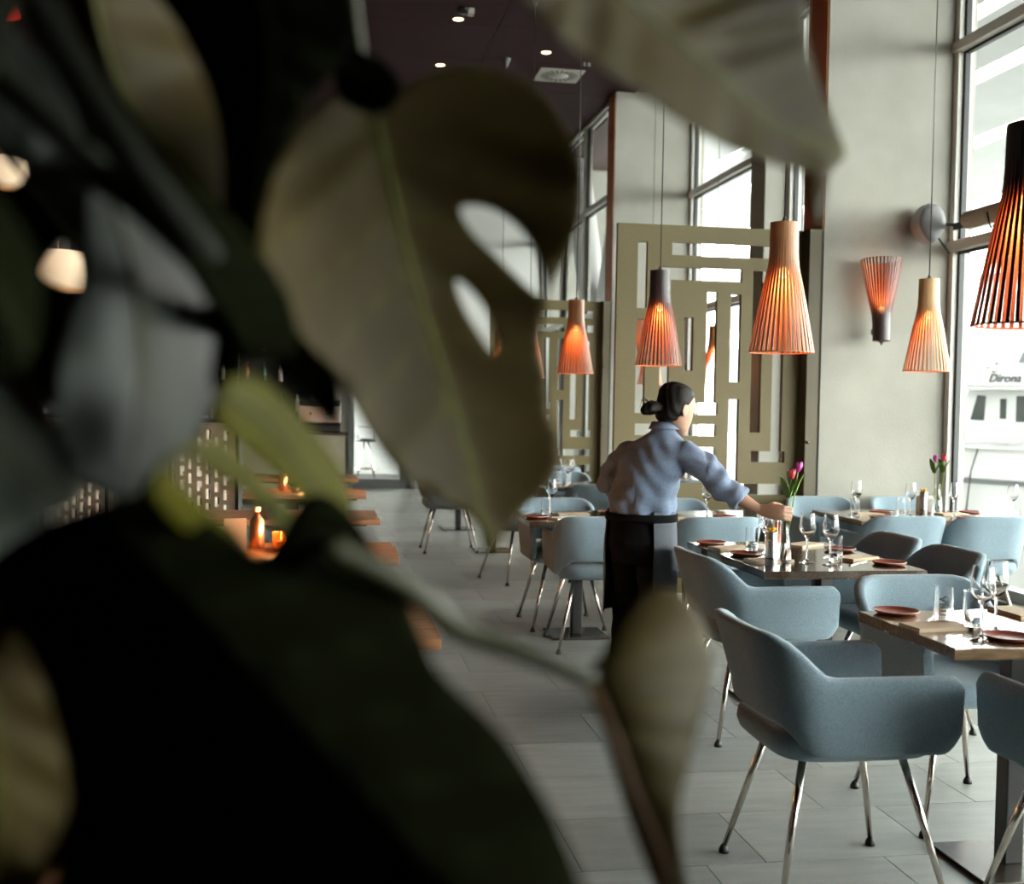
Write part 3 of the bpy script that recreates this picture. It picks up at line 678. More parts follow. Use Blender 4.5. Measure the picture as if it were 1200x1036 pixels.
def petal_head(m, c, s, n, ax):
    rot = Vector((0, 0, 1)).rotation_difference(ax).to_matrix().to_4x4()
    for k in range(6):
        a0 = 2*PI*k/6 + (.5 if k > 2 else 0); i0 = len(m.v); rr = []
        for i in range(6):
            v = i/5; w_ = .55*math.sin(PI*min(1, .12+v*.88))**.8*(1-.0*v); r_ = s*(.12+.5*math.sin(PI*min(.5+.3*v, v*.62+.05)))*(1-.18*max(0, v-.6)/.4)
            r_ = s*(.10+.42*math.sin(PI*(.08+.72*v)))
            row = [((r_-abs(q)*s*.05)*math.cos(a0+q*w_*1.25), (r_-abs(q)*s*.05)*math.sin(a0+q*w_*1.25), s*(1.5*v - .12*abs(q)*v)) for q in (-1, -.5, 0, .5, 1)]
            rr.append(row + [(p[0]*.93, p[1]*.93, p[2]) for p in row[::-1]])
        m.rings(rr); m.xf(Matrix.Translation(c) @ rot, i0)
def tulip(base, top, col, lab, lean):
    t = thing('tulip', lab, 'flower', base)
    b, tp = Vector((0, 0, 0)), Vector(top)-Vector(base); mid = tp*.55 + Vector(lean)
    pts = [b*(1-s)**2 + mid*2*s*(1-s) + tp*s*s for s in [k/8 for k in range(9)]]
    obj('stem', MB().tube(pts, .0035, 8), STEMG, t, smooth=True)
    m = MB(); petal_head(m, pts[-1], .034, 6, (pts[-1]-pts[-2]).normalized()); obj('bloom', m, col, t, smooth=True)
    for s0, hgt, tw in ((6, .085, 1.), (6, .10, -1.1)):
        p0 = pts[s0]; rr = []
        for i in range(9):
            v = i/8; w_ = .021*math.sin(PI*min(1, .15+.85*v))**.7*(1 if v < 1 else .1)
            c = p0 + Vector((tw*.018*v*(1+v), -.008*v, hgt*v)); d = Vector((.5, .85*tw, 0)).normalized()*w_
            nn = Vector((.85*tw, -.5, 0)).normalized()*.006
            rr.append([c-d+nn, c-d*.5, c-nn*.4, c+d*.5, c+d+nn, c+d+nn*1.15, c+d*.5+nn*.2, c-nn*.2, c-d*.5+nn*.2, c-d+nn*1.15])
        obj('leaf', MB().rings(rr), LEAFG, t, smooth=True)
RED = mat('red_petal', (.55, .03, .05), .45, var=.15, scale=30); PURP = mat('magenta_petal', (.42, .04, .26), .45, var=.2, scale=30)
VX, VY = 2.09, 4.93
vase(VX, VY, 'clear glass vase the woman is gripping on the dark table')
tulip((VX-.006, VY, TT+.015), at(927, 562, 5.235), RED, 'red tulip in the vase the woman holds', (-.004, 0, 0))
tulip((VX+.006, VY+.008, TT+.015), at(935, 553, 5.26), PURP, 'magenta tulip in the vase the woman holds', (.004, 0, 0))
# window table
vx, vy = at_z(1097, 598, .75)[:2]; vy -= .2; vx -= .11
vase(vx, vy, 'glass vase of tulips on the window table')
tulip((vx-.006, vy, TT+.015), at(1096, 541, 7.75), PURP, 'magenta tulip on the window table', (-.01, 0, 0)); tulip((vx+.006, vy, TT+.015), at(1106, 540, 7.75), RED, 'red tulip on the window table', (.02, 0, 0))
canister(vx-.13, vy-.05, 'tin canister with yellow flower left of the window table vase')
t = thing('napkin_box', 'white paper napkin box beside the window table vase', 'box', (vx-.04, vy+.09, TT))
obj('box', MB().box(-.05, .05, -.03, .03, 0, .10), LINEN, t, bevel=.004); obj('paper_stack', MB().box(-.045, .045, -.025, .025, .10, .112), mat('paper_white', (.8, .8, .78), .9), t)
for px, py, lab in ((1000, 602, 'wine glass at the left end of the window table'), (1063, 604, 'wine glass in the middle of the window table below the wall lamp'), (1113, 604, 'wine glass right of the tulips on the window table'), (1181, 606, 'wine glass at the right end of the window table')):
    p = at_z(px, py, .75); wine(p.x-.02, p.y-.08, lab)
p = at_z(988, 607, .75); tumbler(p.x+.08, p.y, 'tumbler at the left end of the window table'); tumbler(3.79, 7.03, 'tumbler left of the canister on the window table'); tumbler(4.62, 6.98, 'tumbler at the right edge of the window table')
plate(3.60, 6.93, 'terracotta plate at the left of the window table'); plate(3.80, 7.33, 'terracotta plate at the back of the window table'); plate(4.20, 6.92, 'terracotta plate near the chair at the window'); plate(4.45, 7.3, 'terracotta plate at the back right of the window table')
napkin(3.62, 7.16, .1, 'tan napkin at the left of the window table'); napkin(4.23, 7.16, .05, 'tan napkin right of the window table vase'); knife_(3.76, 6.95, 1.2, 'table knife at the left of the window table'); knife_(4.36, 6.95, 1.2, 'table knife at the right of the window table')
# tables left of and behind the woman
plate(1.335, 6.93, 'terracotta plate left on the table behind the woman\'s left arm'); plate(1.87, 7.22, 'terracotta plate by the woman\'s left elbow')
napkin(1.60, 7.12, 0, 'tan napkin on the table left of the woman'); napkin(1.5, 6.85, .4, 'white napkin on the table left of the woman', True)
wine(1.47, 7.16, 'wine glass left on the table left of the woman'); wine(1.835, 7.08, 'wine glass right on the table left of the woman')
tumbler(1.405, 7.0, 'tumbler left on the table left of the woman', True); tumbler(1.90, 7.02, 'tumbler beside the woman\'s left sleeve'); 
canister(1.93, 7.16, 'tin canister with yellow flower just left of the woman')
plate(2.15, 7.0, 'terracotta plate beyond the woman\'s right shoulder'); plate(2.55, 6.95, 'terracotta plate beneath the woman\'s forearm'); napkin(2.15, 6.83, 0, 'tan napkin beyond the woman\'s right arm')
wine(2.42, 6.92, 'wine glass beyond the woman\'s sleeve'); wine(2.22, 7.2, 'wine glass in front of the olive screen')
for x, y, lab in ((2.12, 9.66, 'wine glass left on the second table'), (2.20, 9.9, 'wine glass at the back of the second table'), (2.55, 9.75, 'wine glass right on the second table'), (2.13, 10.1, 'wine glass far left on the second table')): wine(x, y, lab)
tumbler(2.08, 9.85, 'tumbler on the second table by the leaf'); napkin(2.38, 9.72, 0, 'tan napkin on the second table'); plate(2.6, 9.95, 'terracotta plate on the second table'); wine(1.85, 11.0, 'wine glass on the far table by the leaf edge'); wine(2.0, 11.3, 'second wine glass on the far table by the leaf edge')
napkin(3.3, 10.5, 0, 'napkin on the table behind the olive screen'); wine(3.5, 10.5, 'wine glass behind the olive screen')

# ------------------------------------------------------------------ the woman at the tulip table
wm = thing('person', 'woman with dark bun, blue shirt and black trousers reaching for a vase', 'person', (1.525, 5.17, 0))
WO = Vector((1.525, 5.17, 0))
SKIN = mat('skin', (.43, .235, .155), .5, var=.06, scale=12); SHIRT = mat('chambray_shirt', (.185, .235, .335), .9, var=.14, scale=90, bump=.15, bscale=300, stretch=(1, 1, 1))
BLK = mat('black_trousers', (.006, .006, .007), .9, spec=.1); APR = mat('grey_apron', (.085, .095, .115), .8, var=.1, scale=40)
HAIR = mat('dark_brown_hair', (.007, .0045, .0035), .6, spec=.15, var=.4, scale=30, stretch=(6, 6, 1)); SHOE = mat('black_shoe', (.015, .014, .014), .4)
F_ = Vector((.76, .65, 0)).normalized(); R__ = Vector((F_.y, -F_.x, 0)); UP = Vector((0, 0, 1))
def remesh(mb, name, mt, vox, disp=None, smooth_it=2):
    me = mb.mesh(name, None, False, True); o_ = link(name, me)
    md = o_.modifiers.new('r', 'REMESH'); md.mode = 'VOXEL'; md.voxel_size = vox; md.use_smooth_shade = True
    if smooth_it: s_ = o_.modifiers.new('s', 'SMOOTH'); s_.iterations = smooth_it; s_.factor = .5
    dg = bpy.context.evaluated_depsgraph_get(); nm = bpy.data.meshes.new_from_object(o_.evaluated_get(dg))
    bpy.data.objects.remove(o_)
    if disp:
        ns = [v.normal.copy() for v in nm.vertices]
        for v, n in zip(nm.vertices, ns): v.co += n*disp(v.co, n)
    nm.transform(Matrix.Translation(-WO)); nm.materials.clear(); nm.materials.append(mt)
    nm.polygons.foreach_set('use_smooth', [True]*len(nm.polygons)); nm.update()
    return link(name, nm, wm)
def ell(c, hw, hd, a=None, b=None): return (Vector(c), (a or R__)*hw, (b or F_)*hd)
# shared joints
SHR, ELR, WRR = Vector((1.705, 5.035, 1.255)), Vector((1.845, 4.925, 1.075)), Vector((1.985, 4.845, .985))
SHL, ELL, WRL = Vector((1.485, 5.275, 1.255)), Vector((1.405, 5.33, 1.06)), Vector((1.56, 5.47, 1.0))
HF = Vector((.88, .40, -.26)).normalized(); HRt = HF.cross(UP).normalized(); HU = HRt.cross(HF).normalized()
HC = Vector((1.672, 5.125, 1.437))
def hp(x, y, z): return HC + HRt*x + HF*y + HU*z
def hsec(z, fo, hw, hd): return (HC + HU*z + HF*fo, HRt*hw, HF*hd)
body = MB()
body.loft([ell((1.53, 5.16, .80), .15, .11), ell((1.53, 5.16, .95), .13, .095), ell((1.555, 5.16, 1.1), .14, .10), ell((1.585, 5.155, 1.2), .15, .095), ell((1.60, 5.15, 1.27), .12, .08), ell((1.615, 5.15, 1.31), .06, .055), ell((1.635, 5.148, 1.35), .048, .052), ell((1.65, 5.14, 1.40), .046, .05)], 20)
body.loft([hsec(*s) for s in ((-.117, .05, .018, .018), (-.11, .048, .034, .03), (-.09, .036, .05, .052), (-.06, .02, .06, .073), (-.02, .008, .068, .088), (.03, .0, .0725, .094), (.065, -.004, .07, .09), (.092, -.008, .056, .073), (.11, -.01, .03, .04))], 24)
body.loft([(hp(0, .088, -.006), HRt*.007, HU*.01), (hp(0, .10, -.025), HRt*.011, HU*.012), (hp(0, .104, -.036), HRt*.014, HU*.009), (hp(0, .085, -.042), HRt*.012, HU*.006)], 10)   # nose
for sgn in (1, -1): body.loft([(hp(.066*sgn, -.004, -.01), HF*.014+HU*.004, HU*.026), (hp(.078*sgn, -.012, -.008), HF*.019, HU*.032), (hp(.081*sgn, -.012, -.006), HF*.012, HU*.022)], 12)   # ears
body.loft([(hp(0, .086, -.062), HRt*.022, HU*.005), (hp(0, .092, -.062), HRt*.014, HU*.004)], 10)                                               # lips
for a, b, c in ((SHR, ELR, WRR), (SHL, ELL, WRL)):
    body.tube([a-UP*.04, a.lerp(b, .5), b, b.lerp(c, .35), b.lerp(c, .75), c], [.038, .042, .037, .038, .028, .024], 14)
# right hand closed round the stems above the vase
K = [Vector((2.074, 4.771, z)) for z in (1.004, .986, .968, .951)]
palm = [(WRR, .020, .024), (Vector((2.005, 4.828, .983)), .018, .030), (Vector((2.035, 4.80, .981)), .016, .038), (Vector((2.062, 4.779, .979)), .013, .038), (Vector((2.074, 4.772, .978)), .010, .034)]
pd = (K[1]-WRR).normalized(); pn = pd.cross(UP).normalized()
body.loft([(c, pn*t_, UP*h_) for c, t_, h_ in palm], 14)
for i, k in enumerate(K):
    s = (1., 1.06, 1.0, .85)[i]
    p1 = k + Vector((.036*s, .002, -.006)); p2 = p1 + Vector((.010, .026*s, -.006)); p3 = p2 + Vector((-.016, .018*s, -.004))
    body.tube([k - pd*.012, k, k.lerp(p1, .6), p1, p2, p3], [.0092, .0095, .0085, .0088, .0075, .006], 10)
th = [Vector((2.02, 4.818, 1.002)), Vector((2.045, 4.822, 1.014)), Vector((2.072, 4.832, 1.012)), Vector((2.098, 4.838, 1.003))]
body.tube(th, [.013, .0115, .0095, .007], 10)
# left hand, lightly curled in front of the waist
d = (WRL-ELL).normalized(); sd = d.cross(UP).normalized()
body.loft([(WRL, sd*.024, UP*.018), (WRL+d*.03, sd*.034, UP*.016), (WRL+d*.07, sd*.038, UP*.013), (WRL+d*.085, sd*.034, UP*.010)], 14)
for i in range(4):
    q = WRL + d*.08 + sd*(-.028+.0185*i); L_ = (.9, 1, .95, .75)[i]
    body.tube([q, q+d*.035*L_-UP*.006, q+d*.055*L_-UP*.022, q+d*.06*L_-UP*.04], [.009, .0085, .0075, .006], 8)
body.tube([WRL+d*.02-sd*.028, WRL+d*.045-sd*.05, WRL+d*.075-sd*.055-UP*.01], [.011, .0095, .007], 8)
FT = [(Vector((1.575, 5.105, 0)), 1), (Vector((1.47, 5.235, 0)), -1)]
for f, sg in FT:
    hip = Vector((1.53, 5.16, .80)) + R__*.075*sg; kn = Vector((f.x, f.y, .45)) + F_*.02
    body.tube([hip, hip.lerp(kn, .5), kn, kn.lerp(f+UP*.08, .4)-F_*.01, f+UP*.09], [.078, .068, .05, .047, .034], 14)
    body.loft([(f+UP*.05-F_*.03, R__*.03, UP*.03), (f+UP*.04+F_*.05, R__*.036, UP*.028), (f+UP*.03+F_*.14, R__*.038, UP*.018), (f+UP*.025+F_*.17, R__*.024, UP*.012)], 12)
remesh(body, 'body', SKIN, .0042, smooth_it=3)
# shirt
sh = MB()
sh.loft([ell((1.522, 5.163, .925), .155, .125), ell((1.522, 5.163, .95), .168, .137), ell((1.527, 5.163, 1.0), .166, .132), ell((1.55, 5.162, 1.09), .165, .125), ell((1.578, 5.157, 1.18), .174, .12), ell((1.594, 5.152, 1.235), .182, .108), ell((1.604, 5.15, 1.272), .160, .094), ell((1.614, 5.15, 1.302), .105, .078), ell((1.622, 5.15, 1.33), .062, .064), ell((1.63, 5.147, 1.36), .058, .06)], 28)
sh.tube([SHR - R__*.10 - UP*.05, SHR - R__*.012 - UP*.032, SHR.lerp(ELR, .5), ELR, ELR.lerp(WRR, .3), ELR.lerp(WRR, .50)], [.05, .071, .066, .060, .055, .050], 18)
sh.tube([ELR.lerp(WRR, .28), ELR.lerp(WRR, .30), ELR.lerp(WRR, .52), ELR.lerp(WRR, .54)], [.052, .060, .057, .048], 18)
sh.tube([SHL + R__*.10 - UP*.05, SHL + R__*.012 - UP*.034, SHL.lerp(ELL, .5), ELL, ELL.lerp(WRL, .3), ELL.lerp(WRL, .5)], [.05, .070, .068, .062, .057, .052], 18)
sh.tube([ELL.lerp(WRL, .26), ELL.lerp(WRL, .28), ELL.lerp(WRL, .52), ELL.lerp(WRL, .54)], [.052, .061, .058, .048], 18)
def folds(p, n):
    v = .0042*math.sin(38*p.x - 31*p.z + 22*p.y + 2.2*math.sin(17*p.z+9*p.x)) + .0032*math.sin(62*p.z + 41*p.x + 3*math.sin(23*p.y))
    if p.z < 1.02: v += .006*math.sin(70*(p.x*R__.x+p.y*R__.y) + 14*p.z)*smooth01(1.04, .95, p.z)
    if p.x > 1.76 or p.x < 1.46: v += .0045*math.sin(95*(p.x*.75-p.z*.65) + 20*p.y)
    return v
remesh(sh, 'shirt', SHIRT, .0065, folds, 10)
cl = MB()                                          # turned-down collar
rr = []
for k in range(25):
    a = PI/2 + (k/24-.5)*5.2 + PI; c_, s_ = math.cos(a), math.sin(a); base = Vector((1.628, 5.147, 1.352))
    dirv = R__*c_ + F_*s_
    rr.append([base + dirv*r_ + UP*z_ for r_, z_ in ((.059, -.012), (.0585, .022), (.0625, .024), (.078, -.008), (.0795, -.012), (.075, -.013), (.063, .012), (.063, -.012))])
cl.rings(rr).xf(Matrix.Translation(-WO)); obj('collar', cl, SHIRT, wm, smooth=True)
# trousers, apron
tr = MB()
tr.loft([ell((1.53, 5.16, .70), .15, .12), ell((1.525, 5.165, .80), .168, .135), ell((1.522, 5.165, .88), .162, .125), ell((1.525, 5.163, .955), .15, .112)], 24)
for f, sg in FT:
    hip = Vector((1.53, 5.16, .80)) + R__*.075*sg; kn = Vector((f.x, f.y, .45)) + F_*.015
    tr.tube([hip, hip.lerp(kn, .5), kn, Vector((f.x, f.y, .25)), f+UP*.075], [.09, .082, .066, .062, .056], 16)
remesh(tr, 'trousers', BLK, .008, lambda p, n: .002*math.sin(60*p.z+30*p.x), 2)
for f, sg in FT:
    so = MB().loft([(f+UP*.04-F_*.055, R__*.012, UP*.02), (f+UP*.045-F_*.05, R__*.034, UP*.04), (f+UP*.045+F_*.03, R__*.042, UP*.044), (f+UP*.035+F_*.12, R__*.046, UP*.034), (f+UP*.027+F_*.17, R__*.038, UP*.026), (f+UP*.02+F_*.195, R__*.012, UP*.012)], 16).xf(Matrix.Translation(-WO)); obj('shoe', so, SHOE, wm, smooth=True)
ap = MB(); rr = []
for zi in range(10):
    z = .955 - zi*.055; hw, hd = .172 + .012*min(1, zi/3), .14 + .012*min(1, zi/4); ring = []
    for k in range(25):
        a = PI/2 + (k/24-.5)*math.radians(262); w_ = 1+.012*math.sin(k*1.9+zi*.5)
        ring.append(Vector((1.525, 5.165, z)) + R__*math.cos(a)*hw*w_ + F_*math.sin(a)*hd*w_)
    rr.append(ring + [p - (p-Vector((1.525, 5.165, z))).normalized()*.004 for p in ring[::-1]])
ap.rings(rr).xf(Matrix.Translation(-WO)); obj('apron', ap, APR, wm, smooth=True, auto=.9)
bd = MB(); rr = []
for k in range(40):
    a = 2*PI*k/40; dv = R__*math.cos(a)*.176 + F_*math.sin(a)*.145; nn = dv.normalized()
    rr.append([Vector((1.525, 5.165, z))+dv*1.0+nn*o_ for o_, z in ((0, .905), (.006, .908), (.006, .938), (0, .942))])
rr.append(rr[0]); bd.rings(rr, False, False).xf(Matrix.Translation(-WO)); obj('apron_tie', bd, BLK, wm, smooth=True)
# hair
hr = MB()
hr.loft([hsec(*s) for s in ((-.075, -.055, .035, .03), (-.06, -.046, .055, .05), (-.02, -.032, .074, .068), (.03, -.02, .079, .083), (.07, -.014, .0775, .092), (.095, -.012, .066, .083), (.115, -.012, .042, .055), (.124, -.014, .012, .016))], 24)
hr.loft([(hp(-.01, -.085, -.02), HRt*.022, HU*.022), (hp(-.012, -.11, -.026), HRt*.03, HU*.03), (hp(-.014, -.14, -.034), HRt*.04, HU*.037), (hp(-.016, -.165, -.045), HRt*.035, HU*.032), (hp(-.016, -.185, -.055), HRt*.014, HU*.014)], 14)
remesh(hr, 'hair', HAIR, .005, lambda p, n: .0015*math.sin(240*(p-HC).dot(HRt)+60*(p-HC).dot(HU)), 1)
ws = MB()
for k in range(5): ws.tube([hp(-.02+.006*k, -.15, -.01), hp(-.03+.004*k, -.185-.004*k, .008-.006*k), hp(-.02, -.20, -.02-.008*k)], [.0014, .001, .0006], 5)
ws.xf(Matrix.Translation(-WO)); obj('loose_strand', ws, HAIR, wm, smooth=True, fix=False)
for sgn in (1, -1):
    e = MB().ball((0, 0, 0), .0105, 6).xf(Matrix.Translation(hp(.03*sgn, .082, -.002)-WO)); obj('eye', e, mat('eye_dark', (.06, .04, .03), .2), wm, smooth=True)
    b = MB().tube([hp(.015*sgn, .089, .02), hp(.032*sgn, .087, .024), hp(.048*sgn, .074, .018)], [.002, .003, .0015], 6).xf(Matrix.Translation(-WO)); obj('eyebrow', b, HAIR, wm, smooth=True)

wm.location = (WO.x, WO.y+.13, 0)

# ------------------------------------------------------------------ left side: booths, bar, shelves
COPPER = mat('copper', (.75, .33, .16), .28, 1.)
names = ['nearest', 'second', 'third', 'fourth', 'fifth', 'sixth']
for k, y0 in enumerate((1.6, 3.36, 5.1, 6.8, 8.62, 10.4)):
    t = thing('booth_table', '%s reddish plank booth table along the left aisle, counted from the camera' % names[k], 'table', (-.2, y0+.31, 0), 0, 'plank booth tables')
    for j in range(4):
        ex = random.Random(k*9+j).uniform(-.012, .004)
        obj('plank', MB().box(-.5, .572+ex, -.308+j*.155, -.308+j*.155+.151, .718, .75), WOODR, t, bevel=.003)
    obj('leg', MB().box(-.04, .04, -.04, .04, .014, .69), STEEL, t); obj('bearer', MB().box(-.45, .5, -.1, .1, .69, .718), STEEL, t); obj('base_plate', MB().box(-.2, .2, -.2, .2, 0, .014), BRONZE, t, bevel=.003)
# copper and candle things glowing on the booth tables
FLAME = mat('candle_flame', (1, .6, .2), .5, emit=((1, .45, .12), 90))
def candle(x, y, lab):
    t = thing('candle_lantern', lab, 'lantern', (x, y, TT))
    obj('cup', MB().lathe([(.001, 0), (.034, 0), (.04, .01), (.042, .085), (.039, .085), (.037, .012), (.001, .01)], 20), mat('amber_glass', (.9, .45, .2), .05, trans=.9), t, smooth=True)
    obj('candle', MB().lathe([(.001, .012), (.022, .012), (.022, .045), (.001, .046)], 16), CREAM, t, smooth=True, auto=.6)
    obj('flame', MB().lathe([(.001, .046), (.006, .056), (.004, .07), (.0005, .082)], 10), FLAME, t, smooth=True)
    ld = bpy.data.lights.new('candle_glow', 'POINT'); ld.energy = 9; ld.color = (1, .45, .15); ld.shadow_soft_size = .02; link('candle_glow', ld, t, (0, 0, .11))
candle(-.16, 5.42, 'amber candle lantern on the third booth table'); candle(-.10, 9.04, 'amber candle lantern on the fifth booth table')
for px, py, y, lab in ((298, 650, 5.5, 'tall copper bottle beside the lantern on the third booth table'), (331, 577, 8.95, 'copper bottle beside the lantern on the fifth booth table')):
    t = thing('copper_bottle', lab, 'bottle', (at_z(px, py, .75).x, y, TT))
    obj('body', MB().lathe([(.001, 0), (.032, 0), (.034, .004), (.034, .13), (.014, .155), (.013, .175), (.001, .176)], 24), COPPER, t, smooth=True)
    obj('stopper', MB().lathe([(.014, .172), (.017, .178), (.017, .195), (.001, .197)], 16), CREAM, t, smooth=True, auto=.6)
for k, (x, y, c, lab) in enumerate([(-.36, 5.3, (.5, .2, .08), 'copper card holder left on the third booth table'), (-.10, 5.55, (.4, .1, .04), 'small copper bowl on the third booth table'), (-.16, 8.86, (.5, .2, .08), 'small copper bowl on the fifth booth table')]):
    if 'bowl' in lab:
        t = thing('copper_bowl', lab, 'bowl', (x, y, TT)); obj('bowl', MB().lathe([(.001, 0), (.02, 0), (.03, .01), (.045, .04), (.042, .04), (.027, .012), (.001, .006)], 20), COPPER, t, smooth=True); obj('rim', MB().lathe([(.042, .04), (.0455, .042), (.0455, .038)], 20, cap0=False, cap1=False), COPPER, t, smooth=True)
    else:
        t = thing('card_holder', lab, 'card holder', (x, y, TT), .3); obj('stand', MB().box(-.05, .05, -.02, .02, 0, .015), COPPER, t, bevel=.003); obj('card', MB().box(-.05, .05, -.004, .004, .012, .16), COPPER, t)
t = thing('red_candle_jar', 'round red glass jar at the bottom edge on the nearest booth table', 'jar', (at_z(140, 1034, .84).x, at_z(140, 1034, .84).y, TT))
obj('jar', MB().lathe([(.001, 0), (.028, 0), (.042, .02), (.046, .05), (.038, .08), (.030, .09), (.028, .088), (.035, .078), (.042, .05), (.038, .02), (.001, .006)], 24), mat('red_glass', (.65, .02, .01), .15, emit=((1, .03, .01), .35)), t, smooth=True)
obj('wax', MB().lathe([(.001, .01), (.036, .02), (.04, .05), (.034, .075), (.001, .077)], 20), mat('orange_wax', (.8, .25, .08), .5), t, smooth=True)
# pierced screens behind the booths
PIER = mat('pierced_panel', (.62, .53, .42), .7)
hs = []
for i in range(22):
    for j in range(7):
        x = .06 + i*.078; z = .06 + j*.104 + (.052 if i % 2 else 0)
        if z+.072 < .86: hs.append((x, x+.042, z, z+.072))
for (x, y, lab) in ((-2.05, 9.2, 'pale pierced screen behind the third booth'), (-2.6, 13.2, 'pale pierced screen farther back behind the booths')):
    t = thing('pierced_screen', lab, 'screen', (x, y, .0), math.radians(-34))
    o = obj('pierced_panel', fret(0, 1.8, .0, .86, hs, .03), PIER, t, fix=False); o.location.z = .42
    for xx in (-.03, .62, 1.2, 1.8): obj('post', MB().box(xx, xx+.03, -.005, .04, 0, 1.35), STEEL, t)
    obj('rail', MB().box(-.03, 1.83, -.005, .04, 1.28, 1.31), STEEL, t); obj('lower_panel', MB().box(0, 1.8, .0, .03, .03, .40), DARKW, t)
# bar counter and back shelves
BARW = mat('bar_cladding', (.38, .34, .24), .7, var=.1, scale=3)
t = thing('bar_counter', 'pale clad bar counter in front of the far wall', 'counter', (-1.35, 16.2, 0))
obj('body', MB().box(-1.6, 1.72, 0, .6, 0, .97), BARW, t, bevel=.01); obj('worktop', MB().box(-1.65, 1.78, -.05, .65, .97, 1.01), mat('worktop_dark', (.05, .045, .04), .3), t, bevel=.006)
obj('kick_plate', MB().box(-1.55, 1.68, -.01, .0, 0, .1), STEEL, t)
t = thing('coffee_machine', 'steel coffee machine standing on the bar counter', 'coffee machine', (.02, 16.5, 1.01))
obj('body', MB().box(-.3, .3, -.22, .22, .0, .12), STEEL, t, bevel=.02); obj('head', MB().box(-.3, .3, -.1, .22, .12, .42), mat('steel_panel', (.5, .5, .5), .3, .8), t, bevel=.02); obj('hood', MB().box(-.28, .28, -.22, .22, .36, .45), STEEL, t, bevel=.02); obj('cup_rail', MB().tube([(-.28, -.2, .48), (.28, -.2, .48)], .008), CHROME, t, smooth=True)
for x in (-.12, .12): obj('portafilter', MB().tube([(x, -.1, .27), (x, -.28, .25)], .014), STEEL, t, smooth=True)
t = thing('cup_stack', 'white cups stacked beside the coffee machine', 'cups', (-.42, 16.45, 1.01))
for j in range(4): obj('cup', MB().lathe([(.001, .0+j*.06), (.03, .0+j*.06), (.042, .055+j*.06), (.038, .055+j*.06), (.027, .006+j*.06)], 16), VENTW, t, smooth=True)
t = thing('bottle_shelf', 'dark shelf unit of bottles on the far wall behind the bar', 'shelf', (-2.0, YFAR-.34, 0))
obj('back_panel', MB().box(-1.7, 1.9, .28, .32, .0, 3.1), DARKW, t)
for z in (1.25, 1.75, 2.25, 2.75): obj('shelf_board', MB().box(-1.7, 1.9, 0, .28, z-.03, z), WOODD, t)
for x in (-1.7, -.5, .7, 1.87): obj('upright', MB().box(x, x+.03, 0, .28, 0, 3.1), STEEL, t)
BOT = [mat('bottle_amber', (.22, .08, .02), .1), mat('bottle_green', (.02, .07, .03), .1), mat('bottle_clear', (.55, .5, .42), .1)]
bme = [MB().lathe([(.001, 0), (.036, 0), (.038, .005), (.038, .19), (.014, .235), (.013, .30), (.001, .301)], 14).mesh('bottle', b, True, True) for b in BOT]
ORD = ['first', 'second', 'third', 'fourth', 'fifth', 'sixth', 'seventh', 'eighth', 'ninth', 'tenth', 'eleventh', 'twelfth']
bcap = MB().lathe([(.0145, .285), (.0145, .312), (.001, .313)], 12).mesh('cap', STEEL, True, True)
for r, z in enumerate((1.25, 1.75, 2.25)):
    for k in range(12):
        o = put('bottle', bme[(k*7+r) % 3], 'bottle', -3.62 + (k//4)*1.2 + .08 + (k % 4)*.27, YFAR-.2, ('amber', 'dark green', 'clear')[(k*7+r) % 3] + ' bottle, %s from the left on the %s bar shelf' % (ORD[k], ('lowest', 'middle', 'upper')[r]), z=z+.0005, extra=[('cap', bcap)], grp=('lower', 'middle', 'upper')[r] + ' row of bottles')
# stool behind the far door
t = thing('bar_stool', 'chrome legged stool seen through the far glass door', 'stool', (.85, 20.5, 0))
for a in range(4): obj('leg', MB().tube([(.05*math.cos(a*PI/2+.8), .05*math.sin(a*PI/2+.8), .74), (.24*math.cos(a*PI/2+.8), .24*math.sin(a*PI/2+.8), 0)], .014), CHROME, t, smooth=True)
obj('foot_ring', MB().tube([(.19*math.cos(2*PI*k/24), .19*math.sin(2*PI*k/24), .26) for k in range(25)], .012), CHROME, t, smooth=True); obj('seat', MB().lathe([(.001, .74), (.17, .74), (.19, .76), (.18, .79), (.001, .80)], 24), STEEL, t, smooth=True); obj('backrest', MB().tube([(-.15, .1, .79), (-.17, .16, 1.0), (.17, .16, 1.0), (.15, .1, .79)], .012), CHROME, t, smooth=True)
# lamps over the booths
BEIGE = mat('beige_shade', (.62, .48, .34), .8, emit=((1, .62, .36), .12))
for px, py, d, lab in ((68, 318, 6.6, 'beige fabric drum shade above the booths'), (2, 205, 7.6, 'beige fabric drum shade at the far left edge')):
    c = at(px, py, d); t = thing('drum_pendant', lab, 'pendant lamp', (c.x, c.y, c.z))
    obj('shade', MB().lathe([(.16, .11), (.20, -.11), (.196, -.11), (.156, .11)], 32, cap0=False, cap1=False), BEIGE, t, smooth=True)
    obj('cord', MB().tube([(0, 0, .10), (0, 0, ZC-.021-c.z)], .004, 6), STEEL, t, smooth=True); obj('spider', MB().box(-.16, .16, -.004, .004, .095, .103), STEEL, t)
    ld = bpy.data.lights.new('shade_glow', 'POINT'); ld.energy = 2.2; ld.color = (1, .6, .3); ld.shadow_soft_size = .05; link('shade_glow', ld, t, (0, 0, 0))
c = at(3, 12, 6.0); t = thing('red_pendant', 'red enamel pendant at the upper left corner', 'pendant lamp', (c.x-.02, c.y, c.z-.02))
obj('shade', MB().lathe([(.03, .10), (.08, .08), (.11, .0), (.106, .0), (.076, .074), (.03, .094)], 28, cap0=False, cap1=False), mat('red_enamel', (.7, .03, .015), .25, emit=((1, .05, .02), .4)), t, smooth=True)
obj('cord', MB().tube([(0, 0, .09), (0, 0, ZC-.021-c.z+.02)], .004, 6), STEEL, t, smooth=True)
